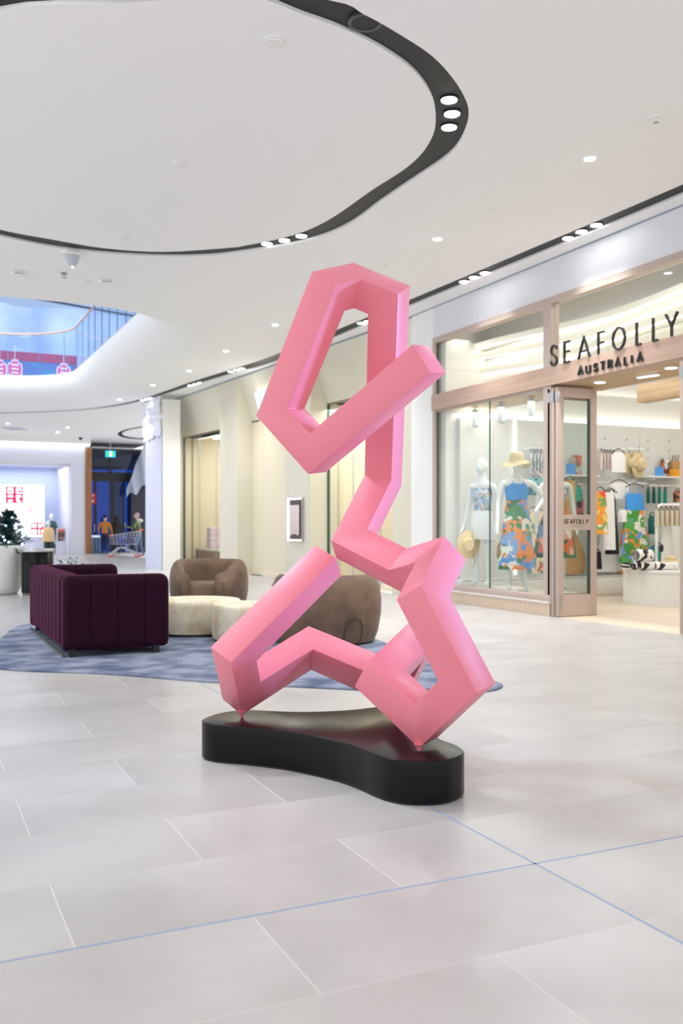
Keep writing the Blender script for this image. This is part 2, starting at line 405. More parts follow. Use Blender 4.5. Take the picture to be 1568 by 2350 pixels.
# hoarding on the upper floor
hb = thing('shop_hoarding', 'blue hoarding with dark red top band seen behind the upper glass balustrade', 'hoarding', (0, 33, UZ+.05))
bx('board', -2, 5.25, 0, .08, 0, 1.2, M('hoarding_blue', (64, 92, 150), .6, nz=(1.5, (36, 120, 150), .45, .7)), hb)
bx('top_band', -2, 5.3, -.02, .1, 1.2, 1.5, M('hoarding_red', (140, 40, 84), .6), hb)
bx('return_panel', 5.25, 5.33, 0, 1.5, 0, 1.5, M('hoarding_red', (140, 40, 84), .6), hb)
LB = M('lantern_border', (214, 200, 214), .6); LR = M('lantern_red', (196, 70, 130), .6)
for (px, py, lab) in ((-1, 868, 'pink paper lantern cut-out nearest the left end of the blue hoarding'), (34, 868, 'pink paper lantern cut-out with pale border, second on the blue hoarding'), (146, 876, 'pink paper lantern cut-out by the right end of the blue hoarding')):
    p = ony(px, py, 32.985)
    lt = thing('lantern_cutout', lab, 'lantern', p, group='lantern cut-outs on the hoarding')
    shp = [(-.1, 0), (.1, 0), (.12, .06), (.22, .1), (.24, .2), (.24, .42), (.2, .5), (.12, .53), (.1, .62), (-.1, .62), (-.12, .53), (-.2, .5), (-.24, .42), (-.24, .2), (-.22, .1), (-.12, .06)]
    for nm, k, mt, yy in (('border', 1, LB, 0), ('face', .84, LR, -.02)):
        v = [(x*k, yy, (z-.31)*k+.31) for x, z in shp]; v2 = [(x, y-.02, z) for x, y, z in v]
        MB().loft([v, v2]).make(nm, mt, lt)
    for q in range(3): bx('stripe', -.11, .11, -.06, -.035, .15+.13*q, .2+.13*q, LB, lt)
    MB().tube([(0, -.02, .6), (0, -.02, 1.1)], .012, 5).make('cord', LB, lt)

# ------------------------------------------------------------------ ceiling fixtures
def lamp_proto(r, depth=.03):
    t = thing('downlight', 'x', 'downlight')
    MB().lathe([(r*1.18, 0), (r*1.18, .012), (r, .012), (r, 0), (r*1.18, 0)], 24, caps=False).make('trim_ring', BLACK if depth > .02 else WHITE, t)
    MB().lathe([(r*.97, -.004), (r*.97, .01)], 24).make('lens', LAMP, t)
    return t
lp_slot = lamp_proto(.07); lp_ceil = lamp_proto(.055, .01)
used = set()
def put_lamp(proto, p, label, group, power, z):
    o = proto if proto.name not in used else copy_tree(proto)
    used.add(proto.name); o.location = (p.x, p.y, z); tag(o, label, 'downlight', group)
    if power: spot('downlight_beam', (p.x, p.y, z-.04), power, ang=82 if proto is lp_slot else 150)
ZS = ZC+.014
trip = [(((1031, 230), (1038, 262), (1031, 293)), 'at the right bend of the black ring channel'),
        (((692, 542), (653, 552), (613, 560)), 'on the far side of the black ring channel'),
        (((1369, 517), (1335, 532), (1304, 547)), 'in the black slot nearest the shop sign'),
        (((1113, 627), (1088, 637), (1065, 647)), 'in the straight black slot right of the pink sculpture'),
        (((857, 733), (844, 738), (829, 742)), 'in the black slot seen through the sculpture top'),
        (((555, 846), (543, 849), (530, 853)), 'in the black slot just left of the pink sculpture'),
        (((460, 879), (449, 882), (437, 885)), 'in the black slot above the cream shop window'),
        (((346, 914), (337, 916), (328, 919)), 'in the black slot above the white panel')]
for (pts, where), tpw in zip(trip, (70, 62, 72, 60, 44, 32, 30, 22)):
    for (px, py), nm in zip(pts, ('nearest', 'middle', 'farthest')):
        put_lamp(lp_slot, at(px, py, ZS), '%s of three round downlights %s' % (nm, where), 'slot downlights', tpw, ZS)
single = [((1354, 365), 'small round downlight in the white ceiling above the shop sign'), ((1004, 549), 'small round downlight in the white ceiling right of the sculpture top'),
          ((632, 746), 'small round downlight in the white ceiling left of the sculpture loop'), ((519, 806), 'small round downlight in white ceiling, second left of the sculpture'),
          ((434, 851), 'small round downlight in white ceiling above the cream shop'), ((351, 884), 'small round downlight in white ceiling before the curved slot'),
          ((274, 917), 'small round downlight beside the curved dark line of the far ceiling'), ((18, 972), 'small far downlight beside the white ceiling vent'),
          ((132, 992), 'lower of two far downlights above the white shop wall'), ((155, 981), 'upper of two far downlights above the white shop wall'), ((264, 1033), 'far downlight just above the green exit sign')]
for i, ((px, py), lab) in enumerate(single): put_lamp(lp_ceil, at(px, py, ZC-.012), lab, 'ceiling downlights', 125 if i < 3 else 60 if i < 7 else 22, ZC-.012)
for x in (-5.5, -2.8, 0, 2.8, 5.6):              # the same downlights go on over the floor behind and beside the camera
    for y in (-2.5, .2, 2.9):
        p = Vector((x, y, 0)); put_lamp(lp_ceil, p, 'round downlight in the ceiling out of the picture behind the viewer', 'downlights out of the picture', 7, ZC-.012)
for x in (-1.6, -4.4):  # more downlights added out of view to brighten the floor at left
    for y in (5.6, 8.4, 11.2, 14):
        put_lamp(lp_ceil, Vector((x, y, 0)), 'added round downlight in the ceiling out of the picture at the left', 'downlights out of the picture', 95, ZC-.012)
SC_T = Vector((*w2(.05, 4.9), 1.2))
for X, Y, pw in ((-1.75, 6.27, 80), (-2.0, 6.3, 80), (-2.25, 6.33, 80), (-3.6, 6.85, 50), (-3.8, 7.0, 50)):       # adjustable lamps added unseen in the ring channel's near part, turned to the sculpture
    q = Vector((*w2(X, Y), 0)); put_lamp(lp_slot, q, 'added round downlight in the near part of the ring channel, out of the picture', 'downlights out of the picture', 0, ZS)
    aim(spot('downlight_beam', (q.x, q.y, ZS-.04), pw, (.72, .84, 1), ang=46, rad=.08), SC_T)
def disc(px, py, r, name, label, h=.025, mat=WHITE):
    p = at(px, py, ZC-h); o = MB().lathe([(r, h*.4), (r*.96, 0), (.001, 0)], 20).make(name, mat); o.location = (p.x, p.y, ZC-h)
    b = MB().lathe([(r*1.02, h*.4), (r*1.02, h)], 20)
    MB().lathe([(r*1.06, h*.5), (r*1.06, h)], 20).make('base_ring', mat, o)
    return tag(o, label, 'ceiling fitting')
disc(629, 101, .075, 'smoke_detector', 'larger white round cap inside the ring of the ceiling')
disc(410, 382, .07, 'smoke_detector', 'white round cap on the left part of the ring ceiling')
disc(282, 549, .07, 'smoke_detector', 'white round cap near the far rim of the ring ceiling')
disc(1123, 485, .07, 'smoke_detector', 'flush white cap between two ceiling downlights on the right')
disc(879, 615, .07, 'smoke_detector', 'flush white cap above the sculpture top')
disc(198, 651, .06, 'smoke_detector', 'small white cap between the two ceiling boxes by the void')
p = at(1506, 281, ZC-.05)
t = thing('sprinkler', 'small white fire sprinkler on the ceiling at far right', 'sprinkler', (p.x, p.y, ZC-.05))
MB().lathe([(.05, .05), (.05, .038), (.015, .03), (.012, .0)], 14).make('rose', WHITE, t); MB().lathe([(.026, -.004), (.026, .002)], 12).make('deflector', STEEL, t)
p = at(147, 636, ZC-.06)
t = thing('sprinkler', 'small grey fire sprinkler below the ceiling camera', 'sprinkler', (p.x, p.y, ZC-.06))
MB().lathe([(.05, .06), (.05, .048), (.02, .03), (.016, .0)], 14).make('rose', STEEL, t); MB().lathe([(.04, -.01), (.04, 0)], 12).make('deflector', STEEL, t)
p = at(166, 597, ZC-.1)
t = thing('security_camera', 'white cone-shaped security camera pod hanging from the ceiling on the left', 'camera', (p.x, p.y, ZC))
MB().lathe([(.15, 0), (.15, -.03), (.12, -.045), (.1, -.045)], 20).make('mount', WHITE, t, True)
MB().lathe([(.1, -.045), (.095, -.09), (.06, -.16), (.03, -.19), (.001, -.195)], 20).make('housing', M('camera_grey', (196, 204, 214), .3), t, True)
MB().ball((0, -.02, -.195), .018).make('status_lamp', M('cyan_led', (150, 240, 255), .3, emit=2), t)
for px, py, lab in ((44, 629, 'small white box fitting on the ceiling at far left'), (244, 648, 'small white box fitting on the ceiling beside the void')):
    p = at(px, py, ZC-.03); t = thing('sensor_box', lab, 'sensor', (p.x, p.y, ZC-.05)); bx('cover', -.1, .1, -.05, .05, 0, .05, WHITE, t, bev=.008); bx('lens_strip', -.07, .07, -.055, -.048, .012, .03, STEEL, t)
p = at(838, 55, ZC)
t = thing('ceiling_speaker', 'round dark grey speaker grille in the black ring channel', 'speaker', (p.x, p.y, ZC+.004))
MB().lathe([(.125, 0), (.125, .03), (.1, .03), (.1, 0), (.125, 0)], 28, caps=False).make('rim', M('speaker_rim', (70, 72, 74), .4), t); MB().lathe([(.1, .004), (.1, .03)], 28).make('grille', M('speaker_mesh', (50, 50, 50), .6, bump=(300, .8)), t)
def vent(px0, px1, py, lab, ly=.25):
    a, b_ = at(px0, py, ZC), at(px1, py, ZC); L = (b_-a).length; t = thing('air_vent', lab, 'vent', ((a.x+b_.x)/2, (a.y+b_.y)/2, ZC-.012), math.atan2(b_.y-a.y, b_.x-a.x))
    bx('frame', -L/2, L/2, -ly, ly, 0, .012, WHITE, t)
    for k in range(5): yy = -ly*.8+ly*1.6*k/4; bx('slat', -L/2+.05, L/2-.05, yy-.03, yy+.03, -.01, -.001, M('vent_grey', (190, 194, 220), .5), t)
vent(8, 60, 983, 'long pale violet air vent in the far ceiling at left', .5)
vent(238, 268, 1022.5, 'short grey air vent in the far ceiling above the exit', .6)
# second small dark ring channel far away above the entrance
p = dep(366, 1000, 37); rr = [(p.x+1.5*cos(2*pi*k/32), p.y+3.2*sin(2*pi*k/32)) for k in range(32)]; ri = [(p.x+1.36*cos(2*pi*k/32), p.y+2.7*sin(2*pi*k/32)) for k in range(32)]
me = filled([rr, ri], ZC-.004); me.materials.clear(); me.materials.append(BLACK); st(link('trim_5', me))

# ------------------------------------------------------------------ pink sculpture on its plinth
RINGS = [
 [(-.114,5.333,1.036),(-.147,5.210,1.137),(-.031,5.122,1.067),(.002,5.244,.967)],
 [(-.565,5.090,.593),(-.685,4.921,.608),(-.568,4.832,.538),(-.449,5.002,.523)],
 [(-.555,5.206,.462),(-.659,5.213,.280),(-.543,5.124,.210),(-.439,5.118,.393)],
 [(-.193,5.531,.653),(-.204,5.622,.520),(-.176,5.455,.404),(-.164,5.364,.537)],
 [(.305,5.324,.476),(.401,5.363,.297),(.318,5.248,.220),(.222,5.209,.398)],
 [(.409,5.040,.771),(.540,4.999,.685),(.426,4.971,.522),(.294,5.012,.607)],
 [(.124,4.492,.592),(.311,4.559,.542),(.250,4.633,.412),(.063,4.566,.462)],
 [(.333,4.354,.415),(.434,4.478,.438),(.461,4.494,.233),(.359,4.370,.210)],
 [(.435,4.246,.544),(.536,4.370,.567),(.696,4.246,.532),(.595,4.122,.509)],
 [(.252,4.330,.903),(.397,4.434,.841),(.500,4.335,.916),(.355,4.231,.978)],
 [(.358,4.566,1.065),(.469,4.595,.951),(.607,4.573,1.080),(.496,4.544,1.194)],
 [(.241,4.816,1.015),(.323,4.907,.889),(.420,4.975,1.000),(.338,4.883,1.126)],
 [(-.057,4.998,1.164),(-.030,5.123,1.065),(.166,5.130,1.126),(.139,5.005,1.225)],
 [(.128,5.243,1.523),(.197,5.423,1.504),(.343,5.363,1.469),(.275,5.184,1.488)],
 [(.134,4.788,2.318),(.203,4.915,2.390),(.350,4.793,2.465),(.281,4.666,2.393)],
 [(.065,4.806,2.351),(.024,4.963,2.476),(.061,4.871,2.604),(.102,4.714,2.479)],
 [(.016,4.752,2.326),(-.104,4.820,2.409),(-.146,4.640,2.496),(-.026,4.572,2.412)],
 [(-.192,4.955,1.861),(-.360,5.071,1.838),(-.449,4.937,1.819),(-.281,4.822,1.842)],
 [(-.073,4.895,1.727),(-.081,4.929,1.522),(-.170,4.795,1.504),(-.162,4.761,1.708)],
 [(.420,4.513,2.106),(.499,4.480,1.970),(.410,4.346,1.951),(.331,4.380,2.088)]]
sc0 = Vector((*w2(.05, 4.9), .2))
sculpt = thing('abstract_sculpture', 'tall pink painted metal sculpture of one bent square bar balancing on points', 'sculpture', sc0)
b = MB().loft([[Vector((*w2(p[0], p[1]), p[2]))-sc0 for p in r] for r in RINGS])
bar = b.make('bent_bar', PINK, sculpt, bev=.0035, seg=2)
for fp in ((-.543, 5.124, .21), (.359, 4.370, .21), (.318, 5.248, .22)):
    q = w2(fp[0], fp[1])
    MB().lathe([(.0085, 0), (.0085, .006), (.011, .012), (.024, .03)], 14, (q[0]-sc0.x, q[1]-sc0.y)).make('pin_foot', PINK, sculpt, True)
pl = [at(*p).to_2d() for p in ((464, 1737), (486, 1749), (566, 1757), (659, 1769), (760, 1791), (819, 1811), (861, 1830), (895, 1842), (945, 1850), (1008, 1849), (1046, 1840), (1066, 1825))]
pl += [at(*p, .2).to_2d() for p in ((1046, 1709), (1006, 1693))]
pl += [Vector(w2(*p)) for p in ((.475, 4.85), (.50, 5.1), (.52, 5.28), (.45, 5.44), (.32, 5.47))]
pl += [at(*p, .2).to_2d() for p in ((857, 1623), (802, 1629), (735, 1632.5), (667, 1633), (566, 1629), (505, 1636))]
pl = smooth_closed(pl, 5); pc = Vector((*w2(0, 4.9), 0))
base = thing('sculpture_plinth', 'low glossy black curved three-lobed plinth under the pink sculpture', 'plinth', pc)
pv = [p-pc.to_2d() for p in pl]
MB().prism(pv, .008, .2).make('body', PLINTH, base, bev=.006, seg=3)
MB().prism([p*.985 for p in pv], 0, .01).make('foot_skirt', BLACK, base)
for px, py in ((711, 1764), (1010, 1831)):
    q = at(px, py, .03)-pc; q.z = .03; dv = Vector((-q.x, -q.y, 0)); o = MB().ball((0, 0, 0), .006).make('screw', BLACK, base); o.location = q

# ------------------------------------------------------------------ rug, sofa, chairs, ottomans
rug_pts = [(.74, 8.57), (1.53, 7.89), (2.23, 7.12), (3.29, 6.20), (3.83, 5.91), (4.13, 6.0), (4.24, 6.3), (4.36, 7.2), (4.5, 8.4), (4.75, 10.2), (4.8, 12.2), (4.3, 13.5), (3.2, 13.5), (2.2, 12.95), (1.41, 12.3), (1.14, 11.7), (.9, 10.7), (.42, 9.6)]
b = MB(); rp = smooth_closed(rug_pts, 6); rc = Vector((2.6, 9, 0))
b.prism([p-rc.to_2d() for p in rp], 0, .016)
r_ = b.make('area_rug', RUG, bev=.006); r_.location = rc
tag(r_, 'large free-form blue grey rug under the plum sofa and chairs', 'rug')
RH = .016
def rbox(name, x0, x1, y0, y1, z0, z1, mat, par, r=.04, seg=3): return bx(name, x0, x1, y0, y1, z0, z1, mat, par, bev=r, seg=seg)
sofa = thing('channel_sofa', 'deep plum velvet sofa with vertical channel quilting standing on the blue rug', 'sofa', (1.32, 8.93, RH))
SW, SL, SH, AT = 1.0, 2.65, .765, .23
def channel_pad(name, p0, L, wdt, horiz, r0=0, r1=0):
    """upright pad: section (thickness x height) with round top, run for length L along x (horiz) or y; r0/r1 round the run's ends"""
    sec0 = rounded_rect(0, wdt, .055, SH-.008, .075, 6)
    runs = []
    if r0: runs += [(r0*(1-cos(q*pi/12)), r0*(1-sin(q*pi/12))) for q in range(0, 7)]
    else: runs += [(0, .012), (.004, .005), (.014, 0)]
    if r1: runs += [(L-r1*(1-cos(q*pi/12)), r1*(1-sin(q*pi/12))) for q in range(6, -1, -1)]
    else: runs += [(L-.014, 0), (L-.004, .005), (L, .012)]
    rings = []
    for u, ins in runs:
        ring = []
        for a_, z in sec0:
            a2 = min(max(a_, ins), wdt-ins) if ins < wdt/2 else wdt/2
            a2 = ins+(a_/wdt)*(wdt-2*ins); z2 = .055+ins*.5+(z-.055)/(SH-.063)*(SH-.063-ins*1.5)
            ring.append((p0[0]+u, p0[1]+a2, z2) if horiz else (p0[0]+a2, p0[1]+u, z2))
        rings.append(ring)
    b = MB().loft(rings)
    o = b.make(name, PLUM, sofa, True)
    return o
for y in (0, SL-AT):
    for k in range(4): channel_pad('end_channel', (k*SW/4, y), SW/4, AT, True, .06 if k == 0 else 0, .08 if k == 3 else 0)
nb = 9; bl = (SL-2*AT)/nb
for k in range(nb): channel_pad('back_channel', (0, AT+k*bl), bl, AT, False)
bx('shell', .03, SW-.09, .03, AT-.03, .07, SH-.06, PLUM, sofa); bx('shell', .03, SW-.09, SL-AT+.03, SL-.03, .07, SH-.06, PLUM, sofa); bx('shell', .03, AT-.03, .03, SL-.03, .07, SH-.06, PLUM, sofa)
rbox('seat_base', AT-.02, SW-.02, AT-.01, SL-AT+.01, .055, .3, PLUM, sofa, .03)
for k in range(3): q = (SL-2*AT)/3; rbox('seat_cushion', AT, SW-.01, AT+k*q, AT+(k+1)*q, .29, .44, PLUM, sofa, .05)
for fx, fy in ((.09, .06), (SW-.13, .06), (.09, SL-.1), (SW-.13, SL-.1)): bx('foot', fx-.03, fx+.03, fy-.03, fy+.03, 0, .07, BLACK, sofa)
bx('base_rail', .0, .02, .05, SL-.05, .0, .03, M('rail_grey', (70, 78, 74), .5), sofa)

def tub_chair(label, loc, rz, wd_=1.06, hh=.75, seam=False):
    """local -y is the front"""
    t = thing('tub_chair', label, 'armchair', loc, rz)
    R = wd_/2; rings = []; N = 40; A = math.radians(142)
    for i in range(N+1):
        a = -A+2*A*i/N; fr = abs(a)/A
        drop = .02+.16*max(0, (fr-.62)/.38)**2; top = hh-drop
        out = []
        # cross section in (radial, z)
        sec = []
        for r, z in ((R-.07, .02), (R-.03, .12), (R, .3), (R+.005, .45), (R-.015, top-.12), (R-.055, top-.035), (R-.1, top), (R-.15, top-.03), (R-.185, top-.1), (R-.2, top-.2), (R-.215, .3), (R-.22, .2), (R-.22, .02)): sec.append((r, z))
        sq = 1-.06*cos(a)
        rings.append([(r*sin(a), r*cos(a)*sq, z) for r, z in sec])
    # rounded arm ends
    def cap(ring, sgn):
        cx_ = sum(p[0] for p in ring)/len(ring); cy_ = sum(p[1] for p in ring)/len(ring); cz = sum(p[2] for p in ring)/len(ring)
        a = sgn*A; tx, ty = cos(a)*sgn, -sin(a)*sgn
        o = []
        for k, (sc, ad) in enumerate(((.93, .04), (.75, .075), (.4, .095))): o.append([((p[0]-cx_)*sc+cx_+tx*ad, (p[1]-cy_)*sc+cy_+ty*ad, (p[2]-cz)*(1-(1-sc)*.35)+cz) for p in ring])
        return o
    rings = cap(rings[0], -1)[::-1]+rings+cap(rings[-1], 1)
    MB().loft(rings).make('shell', TAUPE, t, True)
    MB().lathe([(R-.2, .03), (R-.12, .06), (R-.1, .2), (R-.11, .36), (R-.14, .405), (R-.2, .425), (.001, .43)], 36).make('seat', TAUPE, t, True)
    MB().lathe([(R-.16, 0), (R-.16, .05)], 28).make('base', BLACK, t)
    if seam:
        for sg in (1,):
            pts = []; a0 = math.radians(seam)
            for k in range(17):
                u = k/16; ang = a0+math.radians(11)*(-cos(u*pi)); z = .03+.25*sin(u*pi)**.55
                rr = R+.004-.07*max(0, (.3-z)/.28)**1.6
                pts.append((rr*sin(ang), rr*cos(ang)*(1-.06*cos(ang)), z))
            MB().tube(pts, .0045, 6).make('piping_seam', M('dark_piping', (58, 44, 36), .8), t, True)
    return t
tub_chair('taupe velvet tub chair facing the viewer behind the pale ottomans', (*dep(480, 1203, 13.3).to_2d(), RH), -TH+math.radians(-6)+0, 1.1, .755)
tub_chair('taupe velvet tub chair seen from behind, partly hidden by the pink sculpture', (*dep(748, 1203, 9.95).to_2d(), RH), -TH+pi+math.radians(12), 1.17, .735, seam=-20)
def ottoman(label, px, d, rx, ry, h, bean):
    q = dep(px, 1203, d)
    t = thing('ottoman', label, 'ottoman', (q.x, q.y, RH), -TH, 'pale kidney-shaped ottomans')
    pv = []
    for k in range(48):
        a = 2*pi*k/48; m = 1-bean*max(0, cos(a-.9))**4
        pv.append(Vector((rx*m*cos(a), ry*m*sin(a))))
    rings = [[(p.x*k, p.y*k, z) for p in pv] for k, z in ((.94, .02), (.97, .03), (1, .12), (1.005, h*.6), (1, h-.05), (.985, h-.02), (.95, h-.003), (.8, h+.004), (.4, h+.006))]
    MB().loft(rings).make('cushion', BOUCLE, t, True)
    MB().loft([[(p.x*.9, p.y*.9, z) for p in pv] for z in (0, .03)]).make('base', BLACK, t)
ottoman('pale stone-textured ottoman between plum sofa and facing tub chair', 449, 10.74, .52, .5, .385, 0)
ottoman('pale stone-textured ottoman half hidden behind the slanting pink bar', 555, 10.1, .32, .42, .385, .0)

# ------------------------------------------------------------------ planter with tree, bin, small plant
def needles(b, base, d, L, n=26):
    d = Vector(d).normalized(); side = d.orthogonal().normalized(); o2 = d.cross(side)
    for k in range(n):
        t = k/n; p = Vector(base)+d*L*t; a = random.uniform(0, 2*pi); q = (side*cos(a)+o2*sin(a))*.75+d*.65; q.normalize(); l = .075*(1.1-t*.5)
        s2 = q.orthogonal().normalized()*.011
        b.add([p-s2, p+s2, p+q*l], [(0, 1, 2)])
FIR = M('fir_green', (22, 66, 60), .6, rnd=.1); FIR2 = M('leaf_green', (38, 92, 66), .5)
pp = dep(-12, 1203, 16.9)
t = thing('planter', 'large white rounded planter pot at the left edge', 'planter', (pp.x, pp.y, 0))
MB().lathe([(.36, 0), (.4, .02), (.45, .12), (.475, .3), (.49, .6), (.5, .865), (.485, .875), (.46, .865), (.46, .8)], 36).make('pot', WHITE, t, True)
MB().lathe([(.46, .8), (.001, .8)], 24).make('soil', M('soil', (50, 40, 34), .9), t)
tr = thing('fir_tree', 'small dark green fir tree with white lights in the white planter', 'tree', (*dep(17, 1203, 16.85).to_2d(), .8))
MB().tube([(0, 0, 0), (0, 0, .7)], [.02, .005], 6).make('trunk', M('bark', (70, 52, 42), .8), tr)
fb = MB()
for k in range(120):
    z = .04+.62*random.random()**.9; a = random.uniform(0, 2*pi); L = (.42*(1-z/.74)+.06)
    needles(fb, (0, 0, z), (cos(a), sin(a), random.uniform(.15, .55)), L, 30)
needles(fb, (0, 0, .55), (0, 0, 1), .2, 26)
tag(fb.make('foliage', FIR, tr), kind='stuff')
lb = MAT_B = M('fairy_light', (190, 214, 255), .3, emit=2.5)
for k in range(26):
    z = .08+.5*random.random(); a = random.uniform(pi*.9, pi*2.1); r = .36*(1-z/.74)+.03
    o = MB().ball((0, 0, 0), .02, 6).make('fairy_light', lb, tr); o.location = (r*cos(a), r*sin(a), z)
bush = thing('foliage_plant', 'low spreading green foliage with pale flowers at the rim of the white planter', 'plant', (pp.x, pp.y, .8))
fb = MB()
for k in range(80):
    a = random.uniform(0, 2*pi); r = random.uniform(.1, .42); needles(fb, (r*cos(a), r*sin(a), 0), (cos(a)*.9, sin(a)*.9, random.uniform(.2, .8)), random.uniform(.12, .28), 18)
tag(fb.make('foliage', FIR2, bush), kind='stuff')
FLW = M('cream_flower', (226, 224, 220), .6)
for k in range(16):
    a = random.uniform(pi, 2*pi+.6); r = random.uniform(.3, .46); o = MB().ball((0, 0, 0), random.uniform(.018, .03), 7, (1, 1, .7)).make('flower', FLW, bush); o.location = (r*cos(a), r*sin(a), random.uniform(.06, .15))
for sg, (a, l) in enumerate(((-.2, .28), (-.9, .2), (-1.6, .2))):   # hanging sprays
    fb2 = MB(); needles(fb2, (.44*cos(a), .44*sin(a), .06), (cos(a), sin(a), -.9), l, 24); tag(fb2.make('hanging_spray', FIR2, bush), kind='stuff')
pp = dep(86, 1203, 16.7)
t = thing('litter_bin', 'black cylindrical litter bin with steel rim beside the white planter', 'bin', (pp.x, pp.y, 0))
MB().lathe([(.255, 0), (.255, .045)], 32).make('base_ring', M('bin_base', (120, 118, 116), .5), t)
MB().lathe([(.275, .045), (.275, .74), (.262, .755), (.262, .76)], 40).make('body', M('bin_black', (12, 13, 16), .2, spec=.2), t, True)
MB().lathe([(.262, .76), (.295, .765), (.3, .8), (.29, .815), (.2, .815), (.19, .79), (.001, .79)], 40).make('rim', STEEL, t, True)
def leaf(b, base, d, L, wdt):
    d = Vector(d).normalized(); s_ = d.cross(Vector((0, 0, 1))).normalized()*wdt; base = Vector(base); n = d.cross(s_).normalized()*.01
    b.add([base, base+d*L*.4+s_+n, base+d*L-n*2, base+d*L*.4-s_+n, base+d*L*.45], [(0, 1, 4), (1, 2, 4), (2, 3, 4), (3, 0, 4)])
for (px, top, d, lab, seed, spread) in ((152, 1279, 15.2, 'sparse thin-stemmed green plant behind the plum sofa back', 3, .16), (182, 1293, 15.0, 'low broad-leaved green plant behind the plum sofa back', 5, .14)):
    random.seed(seed); q = dep(px, 1203, d); h = H-(top-HY)*d/F
    t = thing('potted_plant', lab, 'plant', (q.x, q.y, 0))
    MB().lathe([(.11, 0), (.15, .3), (.14, .3), (.13, .26), (.001, .26)], 20).make('pot', WHITE, t, True)
    for k in range(9):
        a = k*2.4; r = random.uniform(.3, 1)*spread; zt = h*random.uniform(.8, 1)
        sb = MB().tube([(0, 0, .26), (r*.5*cos(a), r*.5*sin(a), .26+(zt-.26)*.6), (r*cos(a), r*sin(a), zt)], .004, 4); sb.make('stem', FIR2, t)
        lb_ = MB(); leaf(lb_, (r*cos(a), r*sin(a), zt), (cos(a), sin(a), .1), .12, .03); leaf(lb_, (r*cos(a), r*sin(a), zt-.02), (cos(a+2), sin(a+2), .15), .09, .025); lb_.make('leaf', FIR2, t)
random.seed(11)

# ------------------------------------------------------------------ bodies
def body(name, parent, joints, edges, mat_fn, mats, sub=2):
    """one continuous skinned body; joints: name -> (xyz, radius)"""
    names = list(joints); me = bpy.data.meshes.new(name)
    me.from_pydata([joints[n][0] for n in names], [(names.index(a), names.index(b_)) for a, b_ in edges], [])
    o = bpy.data.objects.new(name, me); COL.objects.link(o)
    sk = o.modifiers.new('skin', 'SKIN'); sk.use_smooth_shade = True; sk.branch_smoothing = .4
    for i, n in enumerate(names):
        r = joints[n][1]; r = r if isinstance(r, tuple) else (r, r)
        me.skin_vertices[0].data[i].radius = r; me.skin_vertices[0].data[i].use_root = (n == 'pelvis')
    sb = o.modifiers.new('sub', 'SUBSURF'); sb.levels = sub; sb.render_levels = sub
    dg = bpy.context.evaluated_depsgraph_get(); nm = bpy.data.meshes.new_from_object(o.evaluated_get(dg))
    bpy.data.objects.remove(o)
    # egg-shaped head with brow, nose, jaw and ears, grown into the neck of the same mesh
    hc = Vector(joints['head'][0]); kk = joints['neck'][1]/.056; hdir = Vector(joints['nose'][0])-hc; hdir.z = 0; hdir.normalize(); sdir = Vector((-hdir.y, hdir.x, 0))
    bm = bmesh.new(); bm.from_mesh(nm); NU, NV = 22, 16; rows = []
    for i in range(NV+1):
        z = -cos(pi*i/NV); r = max(.02, sin(pi*i/NV)); row = []
        for j in range(NU):
            a = 2*pi*j/NU; fx, sx = cos(a), sin(a); low = max(0, -z)
            f_ = .1*r*fx*(1-.28*low)+.022*low*r; s__ = .076*r*sx*(1-.34*low**1.2)
            if fx > .9 and -.45 < z < .12: f_ += .022*(1-abs(z+.2)/.35)*max(0, (fx-.9)/.1) if abs(z+.2) < .35 else 0
            if fx > .6 and -.02 < z < .2: f_ -= .006
            if abs(sx) > .93 and -.3 < z < .15: s__ += .012*(1 if sx > 0 else -1)
            row.append(bm.verts.new(hc+hdir*f_*kk+sdir*s__*kk+Vector((0, 0, (.03+.128*z)*kk))))
        rows.append(row)
    for i in range(NV):
        for j in range(NU):
            try: bm.faces.new((rows[i][j], rows[i][(j+1) % NU], rows[i+1][(j+1) % NU], rows[i+1][j]))
            except ValueError: pass
    bm.to_mesh(nm); bm.free()
    nm.materials.clear()
    for m in mats: nm.materials.append(m)
    for p in nm.polygons: p.use_smooth = True; p.material_index = mat_fn(p.center)
    return link(name, nm, parent)
SK_EDGES = [('pelvis', 'waist'), ('waist', 'chest'), ('chest', 'neck0'), ('neck0', 'neck'), ('neck', 'head'), ('head', 'crown'), ('head', 'nose'), ('head', 'chin')]
for s_ in 'LR':
    SK_EDGES += [('chest', 'sh'+s_), ('sh'+s_, 'el'+s_), ('el'+s_, 'wr'+s_), ('wr'+s_, 'pa'+s_), ('pelvis', 'hi'+s_), ('hi'+s_, 'kn'+s_), ('kn'+s_, 'an'+s_), ('an'+s_, 'to'+s_)]
    SK_EDGES += [('pa'+s_, 'f%d%s' % (k, s_)) for k in range(4)]+[('wr'+s_, 'th'+s_)]
